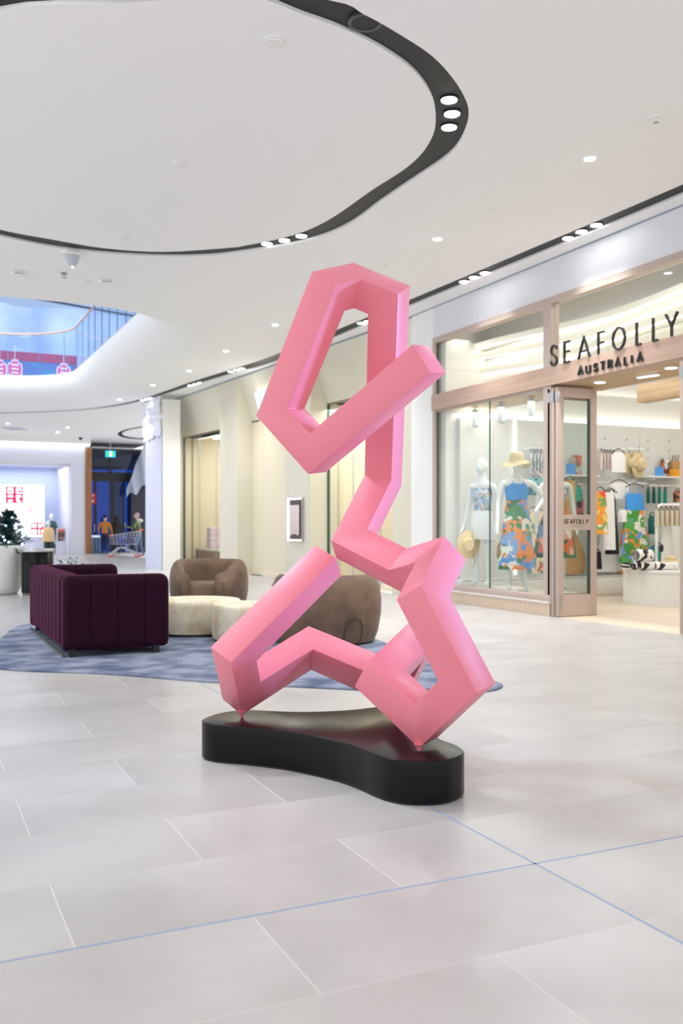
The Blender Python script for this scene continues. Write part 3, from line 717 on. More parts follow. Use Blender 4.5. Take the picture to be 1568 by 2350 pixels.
def figure(h=1.75, arms=None, legs=None, lean=0, head_turn=0, scale=1.0, bulk=1.0, heel=0):
    """joint table of a standing figure facing -y; arms: side -> (elbow, wrist) offsets from shoulder"""
    k = h/1.75; J = {}
    ly = lambda z: -lean*max(0, z-.95)
    J['pelvis'] = ((0, 0, .95), (.135*bulk, .1*bulk)); J['waist'] = ((0, ly(1.1), 1.1), (.115*bulk, .088*bulk)); J['chest'] = ((0, ly(1.32), 1.32), (.15*bulk, .1*bulk))
    J['neck0'] = ((0, ly(1.46), 1.46), .062); J['neck'] = ((0, ly(1.52)-.005, 1.53), .056)
    hd = Vector((-sin(head_turn), -cos(head_turn), 0))
    J['head'] = ((0, ly(1.62)-.01, 1.62), (.06, .065)); J['crown'] = ((hd.x*-.012, ly(1.7)-hd.y*.012-.01, 1.68), (.05, .055))
    J['nose'] = ((hd.x*.07, ly(1.62)+hd.y*.07, 1.612), .012); J['chin'] = ((hd.x*.03, ly(1.56)+hd.y*.03, 1.57), .03)
    for s_, sg in (('L', 1), ('R', -1)):
        sh = Vector((sg*.185, ly(1.4), 1.4)); e, wv = (arms or {}).get(s_, ((sg*.06, .02, -.28), (sg*.1, -.06, -.52)))
        el = sh+Vector(e); wr = sh+Vector(wv); fd = (wr-el).normalized()
        J['sh'+s_] = (sh, .058*bulk); J['el'+s_] = (el, .042*bulk); J['wr'+s_] = (wr, .028); J['pa'+s_] = (wr+fd*.07, (.03, .018))
        sdv = fd.cross(Vector((1, 0, 0)) if abs(fd.x) < .8 else Vector((0, 0, 1))).normalized()
        for q in range(4): J['f%d%s' % (q, s_)] = (wr+fd*(.15+(.012, .022, .018, .0)[q])+sdv*(q-1.5)*.017+Vector((0, -.012, 0)), .0075)
        J['th'+s_] = (wr+fd*.08+sdv*-.045, .009)
        kn, an = (legs or {}).get(s_, ((sg*.01, -.02, -.46), (sg*.01, .02, -.86)))
        hp = Vector((sg*.09, 0, .91)); kv = hp+Vector(kn); av = hp+Vector(an)
        J['hi'+s_] = (hp, .088*bulk); J['kn'+s_] = (kv, .055*bulk); J['an'+s_] = (av+Vector((0, 0, heel)), .036); J['to'+s_] = (av+Vector((sg*.02, -.14, -.025)), (.034, .02))
    for n in J: p, r = J[n]; J[n] = (Vector(p)*k, tuple(q*k for q in r) if isinstance(r, tuple) else r*k)
    return J
def cloth(name, rings, mat, parent, folds=0, amp=.0, n=40, open_=True, phase=0):
    """garment surface lofted through elliptical rings (cx, cy, z, rx, ry); folds deepen downwards"""
    R = []
    for i, (cx_, cy_, z, rx, ry) in enumerate(rings):
        t = i/(len(rings)-1); row = []
        for k in range(n):
            a = 2*pi*k/n; w_ = 1+amp*t*sin(folds*a+phase)+amp*.4*t*sin((folds*2+1)*a+1.3)
            row.append((cx_+rx*w_*cos(a), cy_+ry*w_*sin(a), z))
        R.append(row)
    inner = [[(cx_+(x-cx_)*.93, cy_+(y-cy_)*.93, z) for x, y, z in row] for row, (cx_, cy_, *_q) in zip(R[::-1], rings[::-1])]
    b = MB().loft(R+inner, True, False)
    nn = n*(2*len(rings)-1)
    b.f += [(nn+j, nn+(j+1) % n, (j+1) % n, j) for j in range(n)]
    return b.make(name, mat, parent, True)

# ------------------------------------------------------------------ swimwear shop front on the right
def yx(px): return onx(px, 1203, FX).y
Y_L, Y_M0, Y_M1, Y_R = yx(995), yx(1250), yx(1265), 7.55
Y_END = 2.5
st(bx('wall_right', FX, FX+.4, Y_L, yx(943), 0, 4.85, WHITE))
st(bx('wall_bulkhead', FX, FX+.35, Y_END, Y_L, 4.33, 4.85, M('bulkhead_grey', (228, 230, 236), .42)))
bx('shadow_gap', FX-.01, FX+.02, Y_END, yx(943), 4.835, 4.85, M('gap_line', (140, 158, 170), .5), bpy.data.objects['wall_bulkhead'])
fr = st(bx('trim_6', FX-.04, FX+.12, Y_END, Y_L, 3.13, 3.385, TIMBER)); tag(fr, 'wide pale timber beam above the shop door and window', 'beam')
st(bx('trim_7', FX-.02, FX+.1, Y_END, Y_L, 4.24, 4.33, FRAME))
st(bx('trim_8', FX-.02, FX+.12, Y_L-.075, Y_L, 0.17, 4.24, FRAME))
w1 = st(thing('window_1', 'tall shop display window in pale timber frame with two glass panes', 'window', (0, 0, 0)))
bx('sill_frame', FX-.03, FX+.12, Y_M1, Y_L, .2, .285, FRAME, w1, bev=.01)
bx('sill_trim', FX-.05, FX+.1, Y_M1, Y_L, .175, .2, M('trim_white', (236, 232, 228), .4), w1)
bx('head_frame', FX, FX+.1, Y_M0, Y_L-.075, 3.1, 3.13, FRAME, w1)
bx('mullion', FX-.02, FX+.12, Y_M1-.02, Y_M0, 0.17, 4.24, FRAME, w1)
ym = yx(1120)
for a, b_ in ((Y_M0, ym-.004), (ym+.004, Y_L-.075)): bx('pane', FX+.03, FX+.042, a, b_, .285, 3.1, GLASS, w1)
bx('pane_joint', FX+.026, FX+.046, ym-.005, ym+.005, .285, 3.1, GREENG, w1)
bx('edge_shadow', FX+.02, FX+.05, Y_L-.095, Y_L-.075, .285, 4.24, GREENG, w1)
w2_ = st(thing('window_2', 'high transom glazing above the timber beam', 'window', (0, 0, 0)))
bx('pane', FX+.03, FX+.042, Y_M0, Y_L-.075, 3.385, 4.24, GLASS, w2_); bx('pane', FX+.03, FX+.042, Y_END, Y_M1-.02, 3.385, 4.24, GLASS, w2_)
TRAV = M('travertine_strip', (226, 208, 186), .5, nz=(4, (208, 184, 158), .35, .7), stretch=(1, 14, 1))
dado = st(bx('baseboard_right', FX-.02, FX+.1, Y_M1, Y_L, 0, .175, M('grout_beige', (206, 190, 170), .6)))
nt_ = 11; tw = (Y_L-Y_M1)/nt_
tm = mesh('panel', *(lambda b: (b.v, b.f))(MB().box(-.012, 0, -tw/2+.002, tw/2-.002, 0, .17)), TRAV)
for k in range(nt_): link('panel', tm, dado, (FX-.02, Y_M1+(k+.5)*tw, .002))
# shop shell
SF = M('shop_floor_oak', (232, 218, 198), .4, nz=(2, (220, 202, 178), .35, .7), stretch=(1, 5, 1))
st(bx('floor', FX, 15, 3, 13.35, -.2, .003, SF))
SIDE_Y = 13.3; WY = SIDE_Y-.12
st(bx('wall_shop_side', FX+.1, 15, SIDE_Y, SIDE_Y+.2, 0, 4.85, M('shop_wall', (236, 236, 230), .6)))
st(bx('wall_shop_back', 14.8, 15, 3, 13.3, 0, 4.85, M('shop_wall', (236, 236, 230), .6)))
st(bx('wall_shop_near', FX+.1, 15, 2.9, 3.1, 0, 4.85, M('shop_wall', (236, 236, 230), .6)))
st(bx('ceiling', 8.95, 15, 3, 13.4, 3.55, 3.65, WHITE))
st(bx('trim_9', FX+.12, 8.9, Y_END, Y_M0, 3.13, 3.2, TIMBER2))              # timber soffit inside the door
st(bx('trim_10', FX+.12, 8.9, Y_M0, Y_L, 3.15, 3.22, TIMBER2))
st(bx('wall_transom', 8.85, 8.95, 3, 13.4, 3.2, 4.7, M('shop_wall', (236, 236, 230), .6)))
WAVE = M('wave_white', (246, 244, 234), .5)
for i, (zb, am, ph) in enumerate(((3.52, .05, .4), (3.74, .06, 1.1), (3.96, .05, 1.9), (4.14, .03, 2.6))):
    t = thing('wave_ledge', ('lowest', 'second lowest', 'second highest', 'highest')[i]+' of the white wavy light ledges behind the transom glass', 'light ledge', (8.835, 8.2, zb), group='wavy light ledges')
    top = []; n = 48
    def prof(dx, dz):
        return [(-.16-.12*sin(ph+y*.9)-dx if dx is not None else 0, y, am*sin(ph+y*1.15)+dz) for y in [-5.1+10.2*k/n for k in range(n+1)]]
    f0 = prof(0, 0); f1 = prof(0, .085); bk0 = [(0, y, z) for x, y, z in f0]; bk1 = [(0, y, z) for x, y, z in f1]
    MB().loft([bk0, f0, f1, bk1], False, False).make('ledge', WAVE, t, True)
    lo_ = [(min(x+.05, -.02), y, z-.004) for x, y, z in f0]; lo2 = [(min(x+.1, -.004), y, z-.004) for x, y, z in f0]
    MB().loft([lo_, lo2], False, False).make('light_strip', LED, t)
# cove panel on the side wall
cov = st(bx('wall_panel', FX+.3, 15, SIDE_Y-.12, SIDE_Y, .34, 3.0, M('panel_grey', (224, 225, 221), .55)))
for k in range(6): bx('panel_joint', 8.9+k*1.05, 8.906+k*1.05, SIDE_Y-.123, SIDE_Y-.119, .34, 3.0, M('joint_grey', (190, 192, 190), .6), cov)
lt = thing('light_cove', 'bright linear light cove along the top of the shop side wall', 'light', (11.4, SIDE_Y-.06, 3.0)); bx('led_strip', -3, 3.5, -.04, .04, 0, .012, LED, lt); bx('holder', -3, 3.5, -.055, -.045, 0, .02, WHITE, lt)
lt = thing('light_cove', 'upright pale glowing strip behind the hat-wearing mannequin', 'light', (*ony(1183, 1203, SIDE_Y-.14).to_2d(), .4)); bx('led_strip', -.012, .012, -.02, 0, 0, 2.6, M('soft_emit', (255, 252, 244), .4, emit=1.3), lt)  # upright strip with an emissive material against the side wall
bench = thing('wall_bench', 'low white rounded ledge running along the shop side wall', 'ledge', (11.4, SIDE_Y-.12, 0))
sec = [(0, .003), (-.2, .003), (-.26, .1), (-.32, .24), (-.33, .32), (-.31, .345), (0, .345)]
MB().loft([[(x, y, z) for y, z in sec] for x in (-3.3, 3.5)]).make('body', WHITE, bench, bev=.01)
bx('top_edge', -3.3, 3.5, -.34, -.3, .345, .36, WHITE, bench)
bed = st(bx('trim_11', FX+.1, 8.95, 10.75, SIDE_Y-.12, .003, .25, M('bed_white', (240, 238, 230), .5)))
# ceiling lights in the soffit and window
for px, py, lab in ((1377, 878, 'round downlight in the timber soffit just inside the shop door'), (1541, 845, 'round downlight in the timber soffit at the right edge')):
    p = at(px, py, 3.12); t = thing('soffit_downlight', lab, 'downlight', (p.x, p.y, 3.118)); MB().lathe([(.085, 0), (.085, .012), (.07, .012), (.07, 0), (.085, 0)], 22, caps=False).make('trim_ring', WHITE, t); MB().lathe([(.07, .002), (.07, .012)], 22).make('lens', LAMP, t)
a, b_ = at(1464, 866, 3.12), at(1512, 859, 3.12)
t = thing('linear_light', 'short bright bar light in the timber soffit', 'light', ((a.x+b_.x)/2, (a.y+b_.y)/2, 3.112), math.atan2(b_.y-a.y, b_.x-a.x)); L = (b_-a).length/2; bx('housing', -L, L, -.035, .035, 0, .018, WHITE, t); bx('lens', -L+.01, L-.01, -.025, .025, -.004, .001, LAMP, t)
for px, py, on, lab in ((1090, 945, 0, 'grey cylinder spotlight hanging in the window, leftmost of three'), (1150, 933, 0, 'grey cylinder spotlight hanging in the window, middle of three'), (1219, 921, 1, 'lit grey cylinder spotlight in the window beside the mullion')):
    p = onx(px, py, 8.45); t = thing('cylinder_spotlight', lab, 'spotlight', (p.x, p.y, 2.83), group='window spotlights')
    MB().tube([(0, 0, .28), (0, 0, .33)], .012, 6).make('stem', STEEL, t); MB().tube([(.0, 0, .29), (.02, 0, .02)], .052, 14).make('barrel', M('spot_grey', (196, 206, 206), .4), t, True); MB().lathe([(.045, 0), (.045, .02)], 14, (.02, 0)).make('lens', LAMP if on else STEEL, t)
beam = bx('timber_beam', 10.55, 10.75, 5, 11.6, 3.18, 3.45, TIMBER2, center=True, bev=.006); tag(beam, 'warm timber beam under the shop ceiling at right', 'beam')

# lettering by strokes
LET = {'S': [[(.9, .8), (.78, .94), (.52, 1), (.25, .95), (.1, .77), (.2, .6), (.5, .5), (.82, .38), (.93, .22), (.78, .05), (.5, 0), (.22, .05), (.06, .22)]],
 'E': [[(.85, 1), (0, 1), (0, 0), (.85, 0)], [(0, .52), (.78, .52)]], 'A': [[(0, 0), (.5, 1), (1, 0)], [(.18, .32), (.82, .32)]], 'F': [[(0, 0), (0, 1), (.85, 1)], [(0, .52), (.75, .52)]],
 'O': [[(.5+.62*cos(2*pi*k/28), .5+.5*sin(2*pi*k/28)) for k in range(29)]], 'L': [[(0, 1), (0, 0), (.75, 0)]], 'Y': [[(0, 1), (.5, .45), (1, 1)], [(.5, .45), (.5, 0)]],
 'U': [[(0, 1), (0, .3), (.12, .08), (.5, 0), (.88, .08), (1, .3), (1, 1)]], 'T': [[(0, 1), (1, 1)], [(.5, 1), (.5, 0)]], 'R': [[(0, 0), (0, 1), (.6, 1), (.85, .9), (.88, .7), (.7, .52), (0, .48)], [(.5, .48), (.95, 0)]], 'I': [[(.5, 0), (.5, 1)]],
 'G': [[(1, .85), (.7, 1), (.3, .95), (.05, .6), (.05, .35), (.3, .05), (.7, 0), (1, .2), (1, .45), (.6, .45)]]}
def letter(ch, h, wdt, th, depth, o, u, n, mat, parent, name='letter'):
    """o lower left corner, u reading direction, n outward normal (towards the reader)"""
    b = MB(); up = Vector((0, 0, 1)); u = Vector(u); n = Vector(n)
    for pl_ in LET[ch]:
        P = [Vector((x*wdt, y*h)) for x, y in pl_]; closed = (P[0]-P[-1]).length < 1e-4
        A = []
        for i, p in enumerate(P):
            d1 = (p-P[i-1]) if i else (P[1]-p if not closed else p-P[-2]); d2 = (P[i+1]-p) if i < len(P)-1 else (d1 if not closed else P[1]-p)
            d1 = d1.normalized(); d2 = d2.normalized(); m = Vector((-(d1.y+d2.y), d1.x+d2.x)); m = m.normalized() if m.length > .2 else Vector((-d1.y, d1.x))
            k = 1/max(.45, m.dot(Vector((-d1.y, d1.x)))); A.append((p+m*th/2*k, p-m*th/2*k))
        def W(q, z): return o+u*q.x+up*q.y+n*z
        b.loft([[W(a, 0), W(c_, 0), W(c_, depth), W(a, depth)] for a, c_ in A])
    return b.make(name, mat, parent)
SIGN = M('sign_black', (22, 26, 26), .4)
sg = thing('shop_sign', 'tall thin black shop-name letters standing on the timber beam', 'sign', (FX-.05, 9.2, 3.385))
for ch, px0, px1 in (('S', 1266, 1282), ('E', 1298, 1313), ('A', 1330, 1356), ('F', 1376, 1392), ('O', 1412, 1436), ('L', 1464, 1478), ('L', 1502, 1516), ('Y', 1531, 1558)):
    o = onx(px0, 1203, FX-.03); e = onx(px1, 1203, FX-.03); wdt = abs(e.y-o.y)
    letter(ch, .265, wdt if ch != 'O' else wdt*.92, .022, .03, Vector((.02, o.y-9.2, .0)), (0, -1, 0), (-1, 0, 0), SIGN, sg)
sg = thing('shop_sign', 'small bold black second-line letters on the face of the timber beam', 'sign', (FX-.045, 9.4, 3.2))
x0s = [1328, 1346.5, 1364, 1380, 1397.5, 1413.5, 1434.5, 1448, 1464]
for ch, px0, wpx in zip('AUSTRALIA', x0s, (11, 9, 8.5, 9, 8.5, 11, 8, 6, 12)):
    o = onx(px0, 1203, FX-.05); e = onx(px0+wpx, 1203, FX-.05)
    letter(ch, .095, abs(e.y-o.y), .023, .02, Vector((0, o.y-9.4, -.022)), (0, -1, 0), (-1, 0, 0), SIGN, sg)

# folding door leaves
def door_leaf(name, label, y, wdt, txt=False, x0=FX-.02):
    t = thing(name, label, 'door', (x0, y, 0)); st(t); T = .052; hh = 3.09
    for a, b_ in ((0, .1), (wdt-.1, wdt)): bx('stile', a, b_, 0, T, .012, hh, FRAME, t, bev=.004)
    bx('bottom_rail', .1, wdt-.1, .002, T-.002, .012, .3, FRAME, t); lr = bx('lock_rail', .1, wdt-.1, .002, T-.002, 1.17, 1.38, FRAME, t); bx('top_rail', .1, wdt-.1, .002, T-.002, 2.96, hh, FRAME, t)
    bx('pane', .1, wdt-.1, .02, .03, .3, 1.17, GLASS, t); bx('pane', .1, wdt-.1, .02, .03, 1.38, 2.96, GLASS, t)
    if txt: bx('gasket', wdt-.125, wdt-.1, .03, T, .3, 2.96, GREENG, t)
    bx('hinge', -.004, .03, -.004, T+.004, 2.9, 3.03, STEEL, t)
    bx('bolt_plate', .035, .06, -.003, .002, .08, .3, STEEL, t)
    if txt:
        xs = .105
        for ch, ww in zip('SEAFOLLY', (.036, .034, .048, .034, .046, .032, .032, .05)):
            letter(ch, .056, ww*.92, .008, .003, Vector((xs, 0, 1.26)), (1, 0, 0), (0, -1, 0), SIGN, lr); xs += ww*.92+.018
        xs = .2
        for ch in 'AUSTRALIA': letter(ch, .016, .014, .002, .002, Vector((xs, 0, 1.215)), (1, 0, 0), (0, -1, 0), FRAME if 0 else M('grey_text', (150, 136, 126), .5), lr); xs += .025
    return t
door_leaf('door_1', 'open folding glass door leaf with small lettering on its middle rail', 10.22, .66, True)
door_leaf('door_2', 'folded glass door leaf hidden behind the front leaf, next to it', 10.31, .72)
door_leaf('door_3', 'folded glass door leaf nearest the window mullion', 10.39, .77)
door_leaf('door_4', 'folded glass door leaf edge at the right border of the picture', 7.98, .62)
door_leaf('door_5', 'second folded glass door leaf at the right border, mostly out of view', 7.88, .62)

# ------------------------------------------------------------------ mannequins in the window
def mann(label, loc, rz, h, arms, legs=None, group='window mannequins', heel=.05):
    t = thing('mannequin', label, 'mannequin', loc, rz, group)
    J = figure(h, arms, legs, heel=heel, bulk=.86)
    body('figure', t, J, SK_EDGES, lambda c: 0, [MANN]); MB().lathe([(.16*1.1, 0), (.16*1.1, .008)], 24).make('glass_base', M('base_pale', (216, 226, 222), .15), t)
    return t, h/1.75
p1 = at(1108, 1350, .25); p2 = at(1186, 1357, .25); p3 = onx(1275, 1203, 9.05)
DOWN = {'L': ((.05, .02, -.27), (.075, -.03, -.52)), 'R': ((-.05, .0, -.27), (-.08, -.06, -.52))}
FLORAL = printed('floral_blue', [(60, 130, 210), (240, 242, 244), (110, 180, 230), (70, 140, 80), (238, 244, 248), (226, 120, 70), (200, 226, 244)], 34, warp=1)
t1, k1 = mann('white mannequin in floral bandeau and white wrap skirt, left in the window', (p1.x, p1.y, .258), -TH-.8, 2.0, DOWN)
cloth('bandeau_top', [(0, 0, 1.36*k1, .15*k1, .115*k1), (0, -.01, 1.28*k1, .155*k1, .135*k1), (0, 0, 1.12*k1, .122*k1, .1*k1), (0, 0, 1.02*k1, .135*k1, .108*k1)], FLORAL, t1, 7, .01)
cloth('wrap_skirt', [(0, 0, 1.05*k1, .135*k1, .11*k1), (0, 0, .96*k1, .165*k1, .13*k1), (0, 0, .85*k1, .185*k1, .145*k1), (.02, 0, .72*k1, .19*k1, .15*k1), (.03, .01, .66*k1, .19*k1, .15*k1)], M('white_cloth', (244, 244, 242), .7), t1, 6, .03)
t2, k2 = mann('white mannequin in straw hat and long printed dress with blue top', (p2.x, p2.y, .258), -TH+.1, 2.02, {'L': ((.2, .06, -.2), (.06, -.12, -.33)), 'R': DOWN['R']})
MAXI = printed('tropical_print', [(70, 140, 80), (240, 140, 60), (96, 150, 214), (50, 110, 70), (236, 234, 224), (90, 160, 90), (244, 150, 70), (120, 170, 220)], 10, warp=1.4, bands=(1.17*k2, (40, 140, 210)))
cloth('maxi_dress', [(0, 0, 1.38*k2, .13*k2, .105*k2), (0, -.01, 1.3*k2, .158*k2, .135*k2), (0, 0, 1.15*k2, .135*k2, .11*k2), (0, 0, .98*k2, .17*k2, .14*k2), (0, 0, .75*k2, .19*k2, .17*k2), (0, 0, .5*k2, .22*k2, .19*k2), (0, 0, .28*k2, .24*k2, .205*k2)], MAXI, t2, 6, .07, 56)
for sx in (-.07, .07): MB().tube([(sx*k2, -.1*k2, 1.38*k2), (sx*1.1*k2, -.02, 1.45*k2), (sx*k2, .09*k2, 1.38*k2)], .006, 5).make('strap', M('strap_blue', (40, 140, 210), .7), t2)
STRAW = M('straw', (226, 208, 164), .8, bump=(120, .5)); SD = M('straw_dark', (190, 158, 96), .8, bump=(120, .5))
hat = thing('sun_hat', 'wide pale straw sun hat on the middle mannequin', 'hat', (p2.x, p2.y, .258+1.69*k2), -TH+.1)
rows = []
for r, z in ((.001, .12), (.07, .115), (.098, .09), (.108, .03), (.112, -.02), (.16, -.045), (.215, -.085), (.217, -.092), (.16, -.055), (.11, -.03)):
    rows.append([(r*cos(2*pi*k/28), r*sin(2*pi*k/28)*1.1, z-(.03*sin(2*2*pi*k/28) if r > .15 else 0)) for k in range(28)])
MB().loft(rows).make('crown_and_brim', STRAW, hat, True)
hh = thing('sun_hat', 'pale straw hat held in the hand of the left mannequin', 'hat', tuple(dep(1076, 1250, p1.length-.25)), -TH)
rows = [[(.22*k_*cos(2*pi*j/24)*.8, y, .22*k_*sin(2*pi*j/24)) for j in range(24)] for k_, y in ((.001, -.1), (.4, -.1), (.52, -.03), (.55, 0), (.8, .015), (1, .03), (1, .04), (.55, .02))]
MB().loft(rows).make('crown_and_brim', STRAW, hh, True); MB().tube([(.08, .03, -.1), (.1, .03, -.3), (.07, .03, -.36)], .008, 5).make('ribbon', SD, hh)
q = dep(1150, 1245, p2.length-.1)
t = thing('tassel_bag', 'small brown woven tassel bag hanging beside the printed dress', 'bag', tuple(q)); MB().tube([(0, 0, 0), (.02, 0, .12), (.05, 0, .2)], .007, 5).make('cord', M('dark_cord', (60, 50, 44), .7), t); MB().lathe([(.03, 0), (.062, -.06), (.066, -.2), (.05, -.24)], 14).make('pouch', M('woven_brown', (166, 128, 80), .8, bump=(90, .8)), t, True)
t3, k3 = mann('white mannequin with coral and green wrap skirt behind the window mullion', (p3.x, p3.y, .258), -TH, 2.0, DOWN)
CORAL = printed('coral_print', [(240, 110, 80), (50, 120, 80), (250, 180, 160), (236, 120, 60), (40, 90, 70), (246, 236, 220), (110, 160, 210)], 8)
cloth('bikini_top', [(0, 0, 1.36*k3, .145*k3, .11*k3), (0, -.01, 1.27*k3, .155*k3, .135*k3), (0, 0, 1.2*k3, .14*k3, .11*k3)], FLORAL, t3, 5, .01)
cloth('wrap_skirt', [(0, 0, 1.05*k3, .135*k3, .11*k3), (0, 0, .9*k3, .2*k3, .16*k3), (0, 0, .7*k3, .24*k3, .18*k3), (0, 0, .5*k3, .27*k3, .2*k3), (0, 0, .42*k3, .28*k3, .2*k3)], CORAL, t3, 5, .08)
TAN = M('tan_leather', (216, 164, 104), .6, nz=(8, (200, 146, 86), .4, .7))
q = ony(1314, 1318, WY-.2)
t = thing('tote_bag', 'large tan slouchy tote bag seen through the open door leaf', 'bag', tuple(q), 0)
rows = [[(x*cos(2*pi*j/24)*(1+.08*sin(3*2*pi*j/24)), .07*yv*sin(2*pi*j/24), z) for j in range(24)] for x, yv, z in ((.001, .1, .01), (.17, .8, 0), (.2, 1.1, .05), (.215, 1.2, .16), (.19, .9, .3), (.11, .5, .42), (.08, .4, .48))]
MB().loft([[(x*1.32, y, z*1.32) for x, y, z in rw] for rw in rows]).make('bag_body', TAN, t, True); MB().tube([(0, 0, .86), (0, .2, .86)], .012, 6).make('wall_hook', WHITE, t); MB().tube([(-.1, 0, .58), (-.06, 0, .77), (0, 0, .85), (.06, 0, .77), (.1, 0, .58)], .028, 8).make('strap', TAN, t, True)

# ------------------------------------------------------------------ clothes and accessories on the shop side wall
def hanger(t, wdt, z, par=None):
    MB().tube([(-wdt/2, 0, z-.05), (-wdt*.2, 0, z+.005), (0, 0, z+.02), (wdt*.2, 0, z+.005), (wdt/2, 0, z-.05)], .009, 5).make('hanger', HANG, t); MB().tube([(0, 0, z+.02), (0, 0, z+.06), (.012, 0, z+.08)], .004, 4).make('hook', STEEL, t.children[-1])
def garment(name, label, cat, px0, px1, py0, py1, y0, mat, shape='dress', group='clothes on the shop wall', straps=True, rz=0, hang=True, arm=True, th=1.0):
    a = ony((px0+px1)/2, py1, y0); top = ony((px0+px1)/2, py0, y0); wv = abs(ony(px1, py0, y0).x-ony(px0, py0, y0).x); hgt = top.z-a.z
    t = thing(name, label, cat, (a.x, y0, a.z), rz, group)
    w_ = wv/2
    if shape == 'dress': R = [(0, 0, hgt*.86, w_*.5, .04), (0, 0, hgt*.8, w_*.58, .05), (0, 0, hgt*.6, w_*.62, .06), (0, 0, hgt*.3, w_*.85, .085), (0, 0, 0, w_*.95, .11)]
    elif shape == 'top': R = [(0, 0, hgt*.86, w_*.6, .04), (0, 0, hgt*.65, w_*.95, .06), (0, 0, hgt*.3, w_*.85, .06), (0, 0, 0, w_*.9, .065)]
    elif shape == 'drape': R = [(0, 0, hgt*.97, w_*.8, .03), (0, 0, hgt*.7, w_*.88, .05), (0, 0, hgt*.35, w_*.95, .06), (0, 0, 0, w_, .07)]
    else: R = [(0, 0, hgt*.9, w_*.75, .05), (0, 0, hgt*.5, w_*.9, .055), (0, 0, 0, w_, .06)]
    R = [(a_, b2, c_, d_, e_*th) for a_, b2, c_, d_, e_ in R]
    cloth('fabric', R, mat, t, 7, .1, 42, phase=px0)
    if arm and y0 > WY-1.2:
        za = hgt*.97+.07 if hang else hgt*.9
        MB().tube([(0, 0, za), (0, WY-y0, za)], .006, 5).make('wall_arm', WHITE, t)
    if hang:
        hanger(t, min(wv*.8, .4), hgt*.97 if shape != 'drape' else hgt+.03)
        if straps and shape in ('dress', 'top'):
            for sx in (-.35, .35): MB().tube([(sx*w_, 0, hgt*.84), (sx*w_*.9, 0, hgt*.97)], .008, 4).make('strap', mat, t)
    return t
PALE = M('pale_pink_cloth', (236, 222, 216), .8); WC = M('white_cloth', (244, 244, 242), .7); BK = M('black_cloth', (26, 26, 32), .8)
TEAL = M('teal_cloth', (32, 166, 150), .6); TEALD = M('teal_dark', (20, 110, 104), .6); CRM = M('cream_cloth', (240, 228, 200), .8)
BLUEP = printed('blue_tropic', [(60, 150, 232), (70, 150, 226)], 6, bands=None)
MX2 = printed('landscape_print', [(80, 160, 70), (238, 236, 226), (70, 150, 60), (244, 140, 70), (110, 160, 230), (90, 170, 80)], 11, warp=1.3, bands=(.92, (70, 156, 234)))
ORG = printed('orange_print', [(244, 160, 50), (230, 90, 60), (246, 220, 130), (250, 170, 60), (120, 170, 90), (248, 236, 210)], 10, warp=1.3)
def rail(label, px0, px1, py, y0=WY-.2, z=None):
    a, b_ = ony(px0, py, y0), ony(px1, py, y0); z = a.z
    t = thing('wall_rail', label, 'rail', (a.x, y0, z)); L = b_.x-a.x
    MB().tube([(0, 0, 0), (L, 0, 0)], .012, 8).make('bar', WHITE, t)
    for x in (L*.15, L*.85): MB().tube([(x, 0, 0), (x, WY-y0, 0)], .01, 6).make('bracket', WHITE, t); MB().ball((x, 0, 0), .02, 8).make('end_cap', WHITE, t)
    return t
rail('white wall rail holding pale gathered bikini tops', 1384, 1436, 1030); rail('short white wall rail above the straw hats', 1440, 1478, 1030)
rail('long white wall rail carrying dresses', 1366, 1486, 1107); rail('bright white wall rail under the right shelf', 1490, 1562, 1114); rail('white wall rail behind the open door leaf', 1300, 1342, 1111)
rail('wall rail for blue swimsuits in the window', 1212, 1256, 1028)
for k in range(5): garment('bikini_top', 'pale pink gathered bikini top, number %s from the left on the upper rail' % ('one', 'two', 'three', 'four', 'five')[k], 'bikini top', 1374+k*7, 1387+k*7, 1031+k*.4, 1078, WY-.2, PALE, 'top', 'pale tops on the upper rail', th=.3, rz=1.2, arm=False)
garment('bikini_top', 'white fringed bikini top at the right end of the upper rail', 'bikini top', 1403, 1437, 1031, 1084, WY-.5, WC, 'top', th=.5)
for k, (px, py, lab) in enumerate(((1446, 1063, 'straw hat hanging on the wall, left of the pair'), (1467, 1066, 'larger straw hat hanging on the wall, right of the pair'))):
    q = ony(px, py, WY-.12-.05*k); t = thing('straw_hat', lab, 'hat', tuple(q), .25, 'straw hats on the wall'); r0 = .17+.04*k
    rows = [[(r0*kx*cos(2*pi*j/26), y, r0*1.15*kx*sin(2*pi*j/26)) for j in range(26)] for kx, y in ((1, .02), (1, .01), (.6, -.005), (.5, -.02), (.46, -.09), (.3, -.12), (.001, -.11))]
    MB().loft(rows).make('brim_and_crown', STRAW, t, True); MB().tube([(r0*.53*cos(2*pi*j/20), -.012, r0*.6*sin(2*pi*j/20)) for j in range(20)], .009, 5, True).make('hat_band', SD, t); MB().tube([(0, .0, r0*1.1), (0, 0, r0*1.1+.08)], .006, 4).make('hanging_loop', HANG, t)
def shelf(label, px0, px1, py):
    a, b_ = ony(px0, py, WY-.28), ony(px1, py, WY-.28); t = thing('wall_shelf', label, 'shelf', (a.x, WY, a.z)); L = b_.x-a.x
    bx('board', 0, L, -.3, 0, -.025, 0, WHITE, t, bev=.004)
    for x in (L*.2, L*.8): bx('bracket', x-.01, x+.01, -.26, 0, -.07, -.025, WHITE, t)
    return a.z
zs = shelf('white wall shelf with brown bags and blue card', 1487, 1572, 1092); zs2 = shelf('white wall shelf seen behind the open door leaf', 1300, 1376, 1089)
def card(label, px, z, wv, h, mat, y0=WY-.2):
    q = ony(px, 1100, y0); t = thing('display_card', label, 'display card', (q.x, y0, z)); bx('panel', -wv/2, wv/2, 0, .012, 0, h, mat, t); bx('easel_foot', -.03, .03, .01, .07, 0, .015, mat, t)
